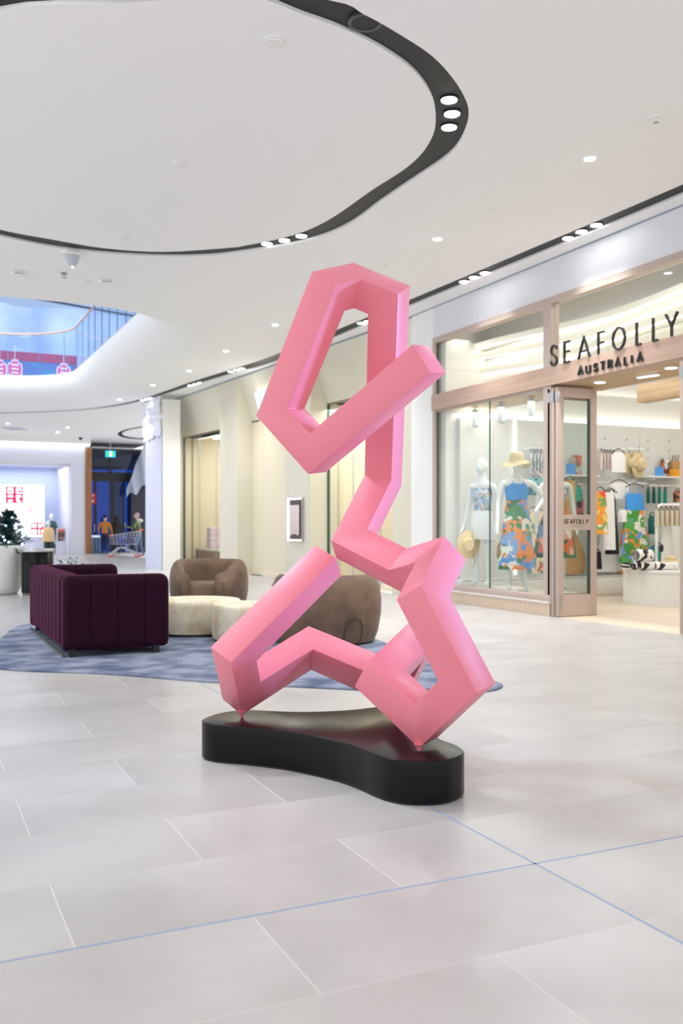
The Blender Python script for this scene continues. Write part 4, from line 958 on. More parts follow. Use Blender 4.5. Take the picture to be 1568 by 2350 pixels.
CB = M('card_blue', (88, 160, 232), .5)
card('blue display card at the left end of the right shelf', 1514, zs, .2, .165, CB, WY-.24); card('blue display card seen through the door leaf', 1311, zs2, .2, .19, CB, WY-.24)
card('photo print leaning at the wall on the right shelf', 1528, zs, .2, .33, printed('photo_print', [(210, 216, 224), (60, 110, 80), (190, 120, 90), (230, 230, 232), (120, 60, 50)], 14), WY-.1)
card('brown photo print seen through the door leaf', 1325, zs2, .2, .35, printed('photo_print2', [(150, 110, 90), (190, 150, 130), (230, 120, 100), (200, 190, 180)], 14), WY-.1)
q = ony(1551, 1100, WY-.2); t = thing('gift_box', 'orange box under the brown bags on the right shelf', 'box', (q.x, WY-.2, zs)); bx('box_body', -.09, .09, -.06, .06, 0, .13, M('orange_box', (240, 164, 40), .5), t); bx('lid', -.093, .093, -.063, .063, .1, .135, M('orange_lid', (246, 176, 60), .5), t)
q = ony(1552, 1100, WY-.08); t = thing('paper_bag', 'brown handled bag standing at the wall on the right shelf', 'bag', (q.x, WY-.08, zs)); bx('bag_body', -.13, .13, -.05, .03, 0, .3, M('bag_brown', (196, 152, 96), .7), t)
for sx in (-.06, .06): MB().tube([(sx-.04, -.01, .29), (sx-.02, -.01, .4), (sx+.02, -.01, .4), (sx+.04, -.01, .29)], .008, 5).make('handle', M('handle_brown', (120, 70, 50), .6), t)
garment('sarong', 'orange and coral printed sarong hanging beside the door leaf', 'sarong', 1362, 1393, 1124, 1226, WY-.82, ORG, 'drape', straps=False)
garment('dress', 'black and white sleeveless dress on the wall rail', 'dress', 1390, 1420, 1120, 1272, WY-.5, BK, 'dress', th=.5)
garment('shirt', 'white gauzy shirt overlapping the black dress', 'shirt', 1388, 1412, 1126, 1262, WY-.64, WC, 'drape', straps=False, th=.6)
garment('dress', 'long white dress hanging to near the floor behind the black dress', 'dress', 1368, 1434, 1180, 1312, WY-.2, WC, 'dress', hang=False, th=.6)
garment('camisole', 'white camisole top at the middle of the wall rail', 'top', 1396, 1446, 1102, 1145, WY-.33, WC, 'top', th=.5)
garment('camisole', 'white ruffled bandeau top beside the blue maxi dress', 'top', 1418, 1440, 1165, 1198, WY-.42, WC, 'top', hang=False)
t = garment('maxi_dress', 'long blue, green and orange maxi dress on the wall rail', 'dress', 1422, 1492, 1106, 1292, WY-.44, MX2, 'dress')
for k in range(4): garment('bikini_top', 'teal bikini top, number %s from the left under the right shelf' % ('one', 'two', 'three', 'four')[k], 'bikini top', 1480+k*13, 1496+k*13, 1119, 1155, WY-.2, TEAL if k > 1 else TEALD, 'top', 'teal tops under the shelf', th=.4, rz=1.1, arm=False)
garment('swimsuit', 'dark teal swimsuit hanging low beside the maxi dress', 'swimsuit', 1488, 1508, 1176, 1226, WY-.22, TEALD, 'top'); garment('swim_shorts', 'bright teal folded shorts hanging behind the clothes rack', 'shorts', 1490, 1536, 1248, 1296, WY-.2, TEAL, 'short')
garment('swimsuit', 'black and orange swimsuit at the right edge under the shelf', 'swimsuit', 1546, 1566, 1122, 1152, WY-.28, printed('black_orange', [(26, 26, 30), (200, 110, 80), (30, 30, 34)], 16), 'top')
garment('bikini_top', 'teal bikini top seen through the open door leaf', 'bikini top', 1304, 1336, 1112, 1150, WY-.3, TEAL, 'top'); garment('dress', 'tan ribbed dress seen through the upper pane of the door leaf', 'dress', 1294, 1322, 1100, 1190, WY-.9, TAN, 'drape', straps=False)
garment('swimsuit', 'red and navy swimsuit seen through the open door leaf', 'swimsuit', 1322, 1340, 1130, 1190, WY-.22, printed('red_navy', [(210, 80, 96), (40, 60, 100), (220, 110, 120)], 12), 'top')
garment('clutch_bag', 'small black bag hanging low beside the white dress', 'bag', 1365, 1380, 1262, 1306, WY-.45, BK, 'short', straps=False)
garment('folded_cloth', 'small orange and green folded cloth on the white ledge', 'cloth', 1418, 1432, 1303, 1317, WY-.2, ORG, 'short', hang=False)
for k in range(5): garment('swimsuit', 'blue floral swimsuit, number %s from the left on the window rail' % ('one', 'two', 'three', 'four', 'five')[k], 'swimsuit', 1212+k*7.5, 1226+k*7.5, 1031, 1080+(k % 2)*6, WY-.2, FLORAL, 'top', 'floral swimsuits on the window rail', th=.3, rz=1.2, arm=False)
garment('swim_shorts', 'teal patterned trousers hanging behind the mannequin elbow', 'trousers', 1214, 1248, 1092, 1136, WY-.22, printed('teal_pattern', [(50, 140, 160), (30, 100, 110), (120, 190, 200)], 10), 'short')
garment('maxi_dress', 'cream dress with scattered flowers hanging behind the window', 'dress', 1200, 1254, 1170, 1316, WY-.3, printed('cream_floral', [(236, 222, 178), (238, 226, 186), (234, 220, 172), (120, 160, 150), (240, 228, 190), (210, 110, 80), (236, 222, 178)], 14), 'drape', straps=False)
for k in range(12):
    q = ony((1388, 1438, 1487, 1535, 1487, 1535, 1487, 1400, 1535, 1420, 1450, 1510)[k], (1007, 1009, 1010, 1012, 1032, 1034, 1052, 1094, 1053, 1095, 1096, 1130)[k], WY)
    o = MB().tube([(0, 0, 0), (0, -.02, 0)], .014, 8).make('wall_peg', STEEL); o.location = q; tag(o, 'small steel peg in the shop side wall', 'peg', 'pegs in the shop wall')
# rolling rack
y0 = 12.4; q0 = ony(1507, 1200, y0); q1 = ony(1600, 1200, y0); zt = ony(1540, 1159, y0).z
rk = thing('clothes_rack', 'white tubular clothes rack with rounded corners behind the round table', 'clothes rack', (q0.x, y0, 0)); L = q1.x-q0.x
MB().tube([(0, 0, .02), (0, 0, zt-.12), (.02, 0, zt-.05), (.06, 0, zt-.012), (.12, 0, zt), (L-.12, 0, zt), (L-.06, 0, zt-.012), (L-.02, 0, zt-.05), (L, 0, zt-.12), (L, 0, .02)], .027, 10).make('frame_tube', WHITE, rk, True)
for x in (0, L): bx('foot', x-.03, x+.03, -.25, .25, 0.003, .04, WHITE, rk)
for k in range(6):
    garment('blouse', 'cream blouse on black hanger, number %s from the left on the rack' % ('one', 'two', 'three', 'four', 'five', 'six')[k], 'blouse', 1496+k*11, 1518+k*11, 1163, 1207, y0, CRM, 'top', 'cream blouses on the rack', arm=False, rz=1.1, th=.35)
garment('trousers', 'white linen trousers hanging on the rack, left pair', 'trousers', 1518, 1540, 1198, 1300, y0+.22, WC, 'short', hang=False, th=.7); garment('trousers', 'white linen trousers hanging on the rack, right pair', 'trousers', 1538, 1566, 1196, 1302, y0+.36, WC, 'short', hang=False, th=.7)
q = ony(1519, 1258, y0-.15); t = thing('swing_tag', 'oval black swing tag hanging from the rack', 'tag', tuple(q)); MB().loft([[(.045*cos(2*pi*k/18), yy, .07*sin(2*pi*k/18)) for k in range(18)] for yy in (0, .008)]).make('tag_plate', M('tag_dark', (44, 36, 48), .5), t); MB().tube([(0, 0, .06), (0, 0, .18)], .004, 4).make('string', WHITE, t)
# fluted round table with towels
tc = dep(1545, 1203, 14.95); tt = thing('display_table', 'low round white fluted display table with rolled towels on top', 'table', (tc.x, tc.y, .003)); TR = .76
n = 144; row = [(TR-.012*(k % 2))*1.0 for k in range(n)]
MB().loft([[(row[k]*cos(2*pi*k/n), row[k]*sin(2*pi*k/n), z) for k in range(n)] for z in (0, .5)]).make('fluted_drum', M('table_white', (238, 239, 236), .5), tt)
MB().lathe([(TR+.015, .5), (TR+.015, .535), (TR, .54), (.001, .54)], 60).make('top', M('table_white', (238, 239, 236), .5), tt, True)
TW_ = printed('towel_print', [(240, 238, 230), (30, 32, 38), (244, 242, 236), (236, 234, 226), (28, 30, 36)], 9); TWH = M('towel_white', (242, 240, 234), .9)
def towel_roll(label, px, py, r, L, rz, mat, z):
    q = dep(px, py, 14.5); t = thing('rolled_towel', label, 'towel', (q.x, q.y, z), rz, 'towels on the round table')
    n = 22; rings = [[(x, r*k_*cos(2*pi*j/n), r+r*k_*sin(2*pi*j/n)) for j in range(n)] for x, k_ in ((-L/2, .9), (-L/2+.01, 1), (L/2-.01, 1), (L/2, .9))]
    MB().loft(rings).make('roll', mat, t, True)
    for sx in (-1, 1): MB().tube([(sx*(L/2+.003), r*.85*(1-j/30)*cos(j*.7), r+r*.85*(1-j/30)*sin(j*.7)) for j in range(26)], .007, 5).make('spiral_edge', BK, t)
ZT = .545
towel_roll('large black and white rolled towel lying on top of the towel heap', 1476, 1290, .1, .3, .5-TH, TW_, ZT+.12); towel_roll('white rolled towel with black pattern at the front of the round table', 1490, 1306, .065, .34, .3-TH, TW_, ZT); towel_roll('white patterned towel roll behind the front one', 1462, 1300, .06, .3, .9-TH, TW_, ZT)
towel_roll('black striped rolled towel at the right of the towel heap', 1530, 1306, .06, .36, .1-TH, TW_, ZT)
q = dep(1447, 1306, 14.75); t = thing('folded_towel', 'small black and white folded towel at the left table edge', 'towel', (q.x, q.y, ZT), -TH)
for k in range(4): bx('fold', -.13+.01*k, .13-.008*k, -.1, .1, k*.026, k*.026+.024, BK if k % 2 else TWH, t, bev=.01)
q = dep(1540, 1288, 14.8); t = thing('sun_hat', 'pale sun hat lying on the towels at the right', 'hat', (q.x, q.y, ZT+.115)); MB().lathe([(.16, 0), (.16, .008), (.09, .02), (.085, .07), (.05, .09), (.001, .09)], 24).make('brim_and_crown', STRAW, t, True)

# ------------------------------------------------------------------ cream shop front
CP0, CP1 = Vector((7.95, 14.25)), Vector((6.96, 27.6)); CD = (CP1-CP0).normalized(); CN = Vector((CD.y, -CD.x))   # CN points into the shop
CANG = math.atan2(CD.y, CD.x)-pi/2
def along(px, d=0):
    r = ray(px); o = CP0+CN*d; den = r[0]*CD.y-r[1]*CD.x
    k = (o.x*CD.y-o.y*CD.x)/den
    return (Vector((r[0]*k, r[1]*k))-o).dot(CD)
cream = st(thing('wall_cream', 'cream plaster shop front with splayed bays', 'wall', (CP0.x, CP0.y, 0), CANG))   # local x = into shop, local y = along
def cb(name, x0, x1, y0, y1, z0, z1, mat, par=cream, bev=0): return bx(name, x0, x1, y0, y1, z0, z1, mat, par, bev)
RD, ZB = .36, 3.78
pier = {'a': (along(943), along(900)), 'b': (along(713), along(655)), 'c': (along(545), along(505)), 'd': (along(392), along(366))}
for k_, (a, b_) in pier.items(): cb('pier', 0, .7, a, b_, 0, ZC, CREAM)
bays = [(pier['a'][1], pier['b'][0]), (pier['b'][1], pier['c'][0]), (pier['c'][1], pier['d'][0])]
for a, b_ in bays:
    sec = [(0, ZC), (RD, ZB), (.9, ZB), (.9, ZC)]
    MB().loft([[(x, y, z) for x, z in sec] for y in (a, b_)]).make('sloped_soffit', CREAM, cream)
    MB().loft([[(x, b_-yy, z) for x, yy in ((0, 0), (RD, .06), (.6, .06), (.6, 0))] for z in (0, ZC)]).make('splayed_cheek', CREAM, cream)
cb('shadow_line', -.012, .02, 0, pier['d'][1], ZC-.03, ZC-.005, M('gap_line', (140, 158, 170), .5))
OAK = M('cream_floor', (232, 216, 190), .4)
for bi, (a, b_) in enumerate(bays):
    if bi == 1: continue
    wn = st(thing('window_%d' % (3+bi), 'warm lit cream shop window, '+('right' if bi == 0 else 'left')+' bay', 'window', (CP0.x, CP0.y, 0), CANG))
    nP = 3 if bi == 0 else 3
    for k in range(nP):
        u, v = a+(b_-a-.06)*k/nP, a+(b_-a-.06)*(k+1)/nP
        cb('pane', RD+.03, RD+.04, u+.004, v-.004, .05, ZB, GLASS, wn); cb('pane_joint', RD+.028, RD+.042, v-.004, v+.004, .05, ZB, M('joint_blue', (150, 176, 184), .4), wn)
    cb('frame_edge', RD, RD+.05, b_-.09, b_-.06, 0, ZB, GREENG, wn); cb('head_line', RD, RD+.05, a, b_-.06, ZB-.03, ZB, M('bronze_line', (110, 98, 70), .4), wn)
    cb('window_floor', RD, 2.6, a-.4, b_+.4, 0, .05, OAK, wn)
    st(cb('wall_inside', 2.4, 2.6, a-1, b_+.6, 0, ZC, CREAM2, None)).location = (CP0.x, CP0.y, 0); bpy.context.view_layer.update()
    o = [x for x in bpy.data.objects if x.name.startswith('wall_inside')][-1]; o.rotation_euler = (0, 0, CANG)
    cb('inner_ceiling', RD+.05, 2.6, a-1, b_+.6, ZB, ZB+.05, CREAM2, wn); cb('inner_cheek', RD+.06, 2.4, b_, b_+.06, 0, ZB, CREAM2, wn); cb('inner_cheek', RD+.06, 2.4, a-.06, a, 0, ZB, CREAM2, wn)
    cb('light_band', 2.3, 2.4, a-.2, b_+.2, 3.0, 3.25, M('warm_band', (255, 246, 226), .5, emit=.9), wn)
    cb('ceiling_trough', 1.2, 1.3, a+.2, b_-.3, ZB-.03, ZB, LED, wn)
def cl(x, y, z): return Vector((CP0.x, CP0.y, z))+Vector((*(CN*x+CD*y), 0))
a, b_ = bays[1]
dr = st(thing('door_6', 'pair of tall closed cream panel doors in the middle bay', 'door', (CP0.x, CP0.y, 0), CANG)); ym_ = along(604, RD)
cb('leaf', RD+.02, RD+.07, ym_+.004, b_-.06, .02, ZB-.02, CREAM2, dr); cb('leaf', RD+.02, RD+.07, a, ym_-.004, .04, ZB-.02, CREAM2, dr); cb('threshold', RD, RD+.3, ym_, b_-.06, 0, .02, GREENG, dr); cb('skirting', RD-.03, RD+.02, a, ym_, 0, .1, CREAM2, dr); cb('head_gap', RD-.005, RD+.02, ym_+.3, b_-.07, ZB-.03, ZB-.005, GREENG, dr)
# lit fluted sign on the middle bay soffit
q0, q1 = along(596, .18), along(655, .18)
fs = thing('fluted_light_sign', 'bright white fluted light panel on the sloping cream soffit behind the sculpture', 'light sign', tuple(cl(.12, q0, 3.95)), CANG)
for k in range(6):
    y = -(q0-q1)*k/6*.9; MB().tube([(0+.0, y, .42), (.12, y, 0)], .07, 8).make('flute', M('flute_lit', (255, 252, 244), .4, emit=2.2), fs, True)
# wall light box with a suitcase
la, lb2 = along(698), along(667); zb0, zb1 = H-(1243-HY)*19.6/F, H-(1141-HY)*19.6/F
bxn = thing('light_box', 'upright framed light box on the cream pier with glowing left edge', 'light box', tuple(cl(0, (la+lb2)/2, zb0)), CANG); hw = (lb2-la)/2; hgt = zb1-zb0
cb('frame', -.06, 0, -hw, hw, 0, hgt, STEEL, bxn); cb('back_panel', -.066, -.05, -hw+.02, hw-.03, .03, hgt-.03, M('dark_brown', (54, 30, 26), .3), bxn)
cb('light_edge', -.08, -.055, hw-.07, hw-.005, .01, hgt-.01, M('edge_glow', (255, 255, 255), .4, emit=2.5), bxn); cb('light_edge', -.075, -.055, -hw+.01, hw-.02, hgt-.035, hgt-.01, M('edge_glow', (255, 255, 255), .4, emit=2.5), bxn); cb('light_edge', -.075, -.055, -hw+.01, hw-.02, .01, .035, M('edge_glow', (255, 255, 255), .4, emit=2.5), bxn)
sc = thing('suitcase', 'pale pink hard-shell suitcase shown in the wall light box', 'suitcase', tuple(cl(-.075, (la+lb2)/2-.035, zb0+.13)), CANG); sw = hw*.62
cb('shell', -.03, 0, -sw, sw, .03, hgt*.68, M('suitcase_pink', (226, 206, 206), .35), sc, bev=.012); cb('rim', -.02, .004, -sw-.012, sw+.012, .02, hgt*.69, M('suitcase_rim', (250, 240, 238), .3), sc, bev=.01)
for sy in (-1, 1): MB().ball((-.01, sy*sw*.8, .012), .02, 8).make('wheel', WHITE, sc)
# goods in the left cream window
LIL = M('lilac_case', (214, 190, 214), .5)
ca, cb_ = bays[2]; cmid = along(478, 1.0); zt = H-(1262-HY)*25.2/F
y0c, y1c = ca+.08-cmid, min(cb_-.15, cmid+1.0)-cmid
t = thing('display_counter', 'low brown display counter inside the left cream window', 'counter', tuple(cl(1.0, cmid, .05)), CANG); bx('body', -.28, .28, y0c, y1c, 0, zt-.12, M('counter_brown', (150, 112, 92), .5), t); bx('top', -.32, .32, y0c, y1c, zt-.12, zt-.06, CREAM, t)
for k, (hs, ws, lab) in enumerate(((.34, .36, 'larger lilac trunk case on the display counter'), (.27, .3, 'smaller lilac case on top of the larger one'))):
    z = zt-.01+(0 if k == 0 else .342); t = thing('trunk_case', lab, 'case', tuple(cl(.95, along(490, .95), z)), CANG, 'stacked lilac cases'); bx('body', -.15, .15, -ws/2, ws/2, 0, hs*.7, LIL, t, bev=.015); bx('lid', -.153, .153, -ws/2-.003, ws/2+.003, hs*.7, hs, M('lilac_lid', (226, 206, 226), .5), t, bev=.015); bx('clasp', -.165, -.15, -.03, .03, hs*.62, hs*.78, STEEL, t)
t, _k = mann('white half-hidden mannequin behind the lilac cases', tuple(cl(1.65, along(474, 1.65), .05)), -TH+.4, 1.78, DOWN, group='cream shop mannequins', heel=0)
cloth('white_tee', [(0, 0, 1.45, .1, .08), (0, 0, 1.36, .19, .12), (0, 0, 1.1, .16, .12), (0, 0, .9, .18, .13)], WC, t, 4, .02)
# pale rack in right cream window, low lilac counter
q = dep(905, 1203, 16.6)
pm = (bays[0][0]+bays[0][1])/2; ph_ = (bays[0][1]-bays[0][0])/2-.75
t = thing('display_plinth', 'pale lilac display block low in the right cream window', 'display block', tuple(cl(1.35, pm+.3, .05)), CANG); bx('body', -.3, .3, -ph_, ph_, 0, .55, M('lilac_pale', (200, 196, 214), .4), t)
for k in range(5): bx('front_joint', -.306, -.3, -ph_+(k+.5)*ph_*.4, -ph_+(k+.5)*ph_*.4+.008, 0, .55, M('joint_blue2', (140, 170, 200), .4), t)
t = thing('display_case', 'white display case with dark top trim behind the sculpture column', 'display case', tuple(cl(.8, bays[0][0]+.42, .05)), CANG); bx('body', -.2, .2, -.3, .3, 0, 1.12, M('pale_panel', (236, 230, 240), .4), t); bx('top_trim', -.21, .21, -.31, .31, 1.12, 1.24, M('top_dark', (60, 44, 44), .4), t)
# ------------------------------------------------------------------ plastic-wrapped hoarding
ha, hb_ = at(366, 1306), at(331, 1300)
hy0, hy1 = 25.6, 27.9; hx = 6.42
t = thing('white_hoarding', 'tall white temporary panel at the left end of the cream shop', 'hoarding', (hx, hy0, 0)); HW = M('hoarding_white', (222, 222, 240), .45)
for k in range(2): bx('panel', 0, .5, k*1.0, k*1.0+.995, 0, 3.78, HW, t)
bx('edge_profile', -.01, .03, -.02, .01, 0, 3.95, GREENG, t); bx('corner_post', 0, .5, -.03, 0, 0, 4.7, WHITE, t)
def crumple(name, label, f, nu, nv, mat, cat='sheet', loc=(0, 0, 0)):
    t = thing(name, label, cat, loc); V_ = []
    for i in range(nu+1):
        for j in range(nv+1): V_.append(f(i/nu, j/nv))
    link('sheet', mesh('sheet', V_, [(i*(nv+1)+j, (i+1)*(nv+1)+j, (i+1)*(nv+1)+j+1, i*(nv+1)+j+1) for i in range(nu) for j in range(nv)], mat, True), t)
    return t
SHEET = M('plastic_sheet', (232, 234, 246), .25, bump=(7, .6))
crumple('plastic_sheet', 'crumpled clear plastic sheet bunched above the white panel', lambda u, v: (-.12+.18*noise.noise(Vector((u*4, v*5, 1))), u*2.1-.1*sin(v*7)*(1-u), 3.7+v*1.1+.06*noise.noise(Vector((u*6, v*3, 4)))), 24, 20, SHEET, loc=(hx+.1, hy0+.15, 0))

# ------------------------------------------------------------------ far end: bright white shop on the left
BY = 40.5
xb = lambda px: ony(px, 1203, BY).x
fw = st(bx('wall_back', xb(163), xb(197), BY, BY+.4, 0, 4.5, M('far_white', (220, 222, 234), .55)))
st(bx('wall_back_header', -6, xb(163), BY, BY+.4, 3.78, 4.5, M('far_white', (220, 222, 234), .55))); st(bx('wall_back_top', -8, xb(197), BY+.45, BY+.6, 3.7, ZC, WHITE))
t = thing('light_cove', 'glowing curved light cove along the top of the far white shop', 'light', (xb(100), BY, 4.5)); bx('led_strip', -9, xb(204)-xb(100), -.25, -.02, .02, .1, M('led_cool', (240, 246, 255), .4, emit=1.6), t); bx('housing', -9, xb(206)-xb(100), -.3, .3, .1, .35, WHITE, t)
wc = thing('timber_column', 'narrow ribbed timber post beside the far entrance', 'column', (xb(203), BY, 0))
for k in range(4): bx('batten', -.13+k*.066, -.075+k*.066, -.05, .12, 0, 4.5, M('post_timber', (178, 124, 84), .5, nz=(3, (150, 98, 64), .4, .7), stretch=(4, 4, .4)), wc)
bx('back_board', -.14, .14, .1, .14, 0, 4.5, M('post_timber_dark', (120, 82, 56), .6), wc)
LAV = M('far_wall', (226, 230, 250), .5)
st(bx('wall_far_shop', -6, xb(163)+.1, 44.5, 44.7, 0, 3.9, LAV)); st(bx('wall_far_side', xb(163)-.02, xb(163)+.1, BY+.4, 44.5, 0, 3.9, LAV)); st(bx('ceiling', -6, xb(163), BY+.4, 44.6, 3.8, 3.9, LAV))
for px, py, lab in ((2, 1063, 'far shop downlight, left'), (43, 1065, 'far shop downlight above the red logo squares'), (131, 1068, 'far shop downlight near the timber post')):
    p = ony(px, py, BY+.35); o = thing('far_downlight', lab+' in the white shop ceiling', 'downlight', (p.x, p.y+.2, 3.77)); MB().lathe([(.1, 0), (.1, .02)], 14).make('lens', LAMP, o); MB().lathe([(.12, .01), (.12, .03)], 14).make('trim_ring', WHITE, o)
SY = 43.2
s0, s1 = ony(-60, 1233, SY), ony(102, 1113, SY)
scr = thing('led_screen', 'large bright white screen with red logo squares in the far shop', 'screen', ((s0.x+s1.x)/2, SY, s0.z-.0)); sw_, sh_ = (s1.x-s0.x)/2, s1.z-s0.z
bx('casing', -sw_-.03, sw_+.03, .01, .1, -.03, sh_+.03, M('casing_blue', (120, 190, 240), .4), scr); bx('display', -sw_, sw_, 0, .012, 0, sh_, M('screen_white', (250, 253, 255), .4, emit=.9), scr)
bx('stand', -sw_, sw_, .02, .1, -s0.z, -.03, LAV, scr)
RED = M('logo_red', (226, 30, 70), .5, emit=.55); LW = M('logo_white', (252, 252, 255), .5, emit=.85)
def rr_(b, x0, x1, z0, z1, r, y):
    pts = rounded_rect(x0, x1, z0, z1, r, 3); b.loft([[(p[0], y, p[1]) for p in pts], [(p[0], y-.004, p[1]) for p in pts]])
def logo(px0, px1, py0, py1, kind):
    a, b_ = ony(px0, py1, SY), ony(px1, py0, SY); ox, oz = scr.location.x, scr.location.z; W_, H_ = b_.x-a.x, b_.z-a.z
    sq = bx('logo_square', a.x-ox, b_.x-ox, -.012, -.001, a.z-oz, b_.z-oz, RED, scr)
    def g(x0, x1, z0, z1, r=.06, mat=LW, y=-.014):
        if mat is LW: cx_, cz_ = (x0+x1)/2, (z0+z1)/2; x0, x1, z0, z1 = cx_+(x0-cx_)*.84, cx_+(x1-cx_)*.84, cz_+(z0-cz_)*.84, cz_+(z1-cz_)*.84
        elif x1-x0 < .2: x0 -= .015; x1 += .015; z0 -= .015; z1 += .015
        m = MB(); rr_(m, a.x-ox+x0*W_, a.x-ox+x1*W_, a.z-oz+z0*H_, a.z-oz+z1*H_, r*W_, y); m.make('logo_glyph', mat, sq)
    if kind == 0:
        g(.08, .46, .54, .95); g(.22, .33, .67, .78, .03, RED, -.02); g(.56, .95, .54, .95); g(.72, .96, .68, .77, .03, RED, -.02); g(.74, .83, .62, .68, .02, RED, -.02)
        g(.08, .46, .34, .48, .06); g(.11, .43, .05, .22, .07); g(.55, .93, .34, .48, .06); g(.6, .77, .05, .4, .05); g(.66, .9, .05, .17, .05)
    else:
        g(.05, .46, .55, .95); g(.22, .32, .7, .78, .03, RED, -.02); g(.2, .34, .86, .97, .02, RED, -.02); g(.54, .95, .62, .95); g(.54, .75, .52, .7); g(.66, .8, .85, .97, .02, RED, -.02)
        g(.05, .46, .05, .46); g(.2, .32, .21, .32, .03, RED, -.02); g(.54, .69, .05, .46); g(.78, .95, .08, .44)
logo(13, 53, 1117, 1154.5, 0); logo(71, 101, 1199, 1227, 1); logo(-34, -6, 1119, 1150, 1)
fm = MB()
for px, py, w_ in ((4, 1122, .16), (70, 1172, .2), (60, 1118, .05), (71, 1137, .06), (71, 1147, .05), (52, 1163, .06), (43, 1172, .05), (90, 1127, .05), (71, 1190, .06), (90, 1190, .06), (62, 1172, .05)):
    q = ony(px, py, SY-.003); o = bx('screen_mark', -w_/2, w_/2, -.004, -.001, -w_/2, w_/2, M('mark_pink', (238, 170, 214), .5, emit=.5), scr); o.location = (q.x-scr.location.x, 0, q.z-scr.location.z)
JKY = M('jacket_peach', (244, 208, 150), .8); JKG = M('jacket_green', (64, 96, 88), .8); PNG = M('pants_green', (52, 74, 68), .8)
for (px, d, h, jk, lab) in ((111, 41.7, 1.7, JKY, 'far mannequin in a peach jacket and dark green trousers'), (118, 42.8, 1.8, JKG, 'far mannequin in a dark green jacket behind the peach one')):
    q = ony(px, 1203, d); ztop = H-((1196 if jk is JKY else 1180)-HY)*(d/ray(px)[1])/F
    t, k_ = mann(lab, (q.x, d, ztop-h), 0, h, DOWN, group='far shop mannequins', heel=0)
    cloth('jacket', [(0, 0, 1.48*k_, .07*k_, .07*k_), (0, 0, 1.42*k_, .2*k_, .12*k_), (0, 0, 1.2*k_, .26*k_, .16*k_), (0, 0, .85*k_, .25*k_, .17*k_)], jk, t, 4, .02)
    for sx in (-.09, .09): cloth('trouser_leg', [(sx*k_, 0, .95*k_, .1*k_, .1*k_), (sx*k_, 0, .5*k_, .085*k_, .085*k_), (sx*k_, .01, .12*k_, .07*k_, .075*k_)], PNG, t, 4, .02, 20)
    bx('stand', -.25, .25, -.2, .2, -(ztop-h), 0, LAV, t)
q = ony(141, 1203, BY+.3); t = thing('poster', 'small framed photo poster with red heading in the far shop', 'poster', (q.x, BY+.3, 0)); zt_, zb_ = H-(1220-HY)*39.6/F, H-(1241-HY)*39.6/F
bx('stand_panel', -.2, .2, .02, .06, 0, zt_+.15, LAV, t); bx('poster_print', -.14, .14, -.01, .02, zb_, zt_, printed('poster_pattern', [(180, 140, 150), (60, 50, 60), (226, 190, 190), (120, 90, 90)], 9), t); bx('poster_heading', -.14, .14, -.014, .02, zt_, zt_+.1, M('poster_red', (244, 110, 110), .5), t)
p = at(40+145, 1021, 4.7); t = thing('dome_camera', 'tiny dark dome camera at the ceiling near the timber post', 'camera', (ony(185, 1203, BY-.6).x, BY-.6, ZC)); MB().lathe([(.08, 0), (.08, -.04), (.05, -.1), (.001, -.12)], 14).make('dome', BLACK, t, True); MB().lathe([(.1, 0), (.1, -.02)], 14).make('mount', STEEL, t)

# ------------------------------------------------------------------ far entrance with dusk outside
EY = 42.0; xe = lambda px: ony(px, 1203, EY).x; ze = lambda px, py: ony(px, py, EY).z
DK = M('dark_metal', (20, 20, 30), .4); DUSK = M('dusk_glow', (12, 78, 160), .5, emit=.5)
en = st(thing('door_7', 'dark glazed entrance doors with blue dusk light outside', 'door', (0, EY, 0)))
X0, X1 = xe(208), xe(350)
z1_, z2_, z3_, z4_ = ze(250, 1105), ze(250, 1086), ze(250, 1040), ze(250, 1105)
bx('door_header', X0, X1, 0, .15, z1_, z2_+.05, DK, en); bx('top_frame', X0, X1, 0, .15, z3_, z3_+.12, DK, en)
for px, wv in ((209, .06), (219, .1), (259, .14), (284, .08), (297, .1)): bx('mullion', xe(px)-wv/2, xe(px)+wv/2, 0, .12, 0, z1_, DK, en)
bx('mullion', xe(252)-.05, xe(252)+.05, 0, .12, z2_, z3_, DK, en)
DG = glass('entrance_glass', (190, 205, 235), 1.2)
for a, b_ in ((209, 219), (219, 259), (259, 284), (284, 297)): bx('pane', xe(a)+.04, xe(b_)-.04, .05, .06, .1, z1_, DG, en)
for a, b_ in ((209, 252), (252, 350)): bx('pane', xe(a)+.05, xe(b_)-.05, .05, .06, z2_+.05, z3_, DG, en)
for px in (216, 287): MB().tube([(xe(px), -.06, .9), (xe(px), -.06, 1.25)], .02, 8).make('handle', STEEL, en)
st(bx('dusk_backdrop', X0-.2, X1+1, EY+1.6, EY+1.75, 0, ze(230, 1072), M('dusk_glow', (20, 92, 190), .5)))  # emissive blue board standing in for the dusk sky
st(bx('upper_backdrop', X0-.2, X1+1, EY+1.6, EY+1.75, ze(230, 1072), 4.7, M('dark_outside', (58, 62, 76), .6)))  # dark board added to cover the bright background behind the upper panes
st(bx('wall_outside_column', xe(259), xe(285), EY+.5, EY+1.0, 0, z1_+.2, M('blue_grey_column', (110, 124, 176), .6))); st(bx('ceiling', X0-2, X1+2, EY, EY+3, ZC-.35, ZC-.25, M('dark_soffit', (70, 72, 84), .5)))
st(bx('wall_entry_dark', xe(296), X1+1, EY-.5, EY-.35, 0, ze(310, 1130)+.3, M('dark_purple', (44, 40, 60), .5)))
st(bx('wall_entry_end', X0-.45, X0-.18, BY+.3, EY+1, 0, ZC, DK))
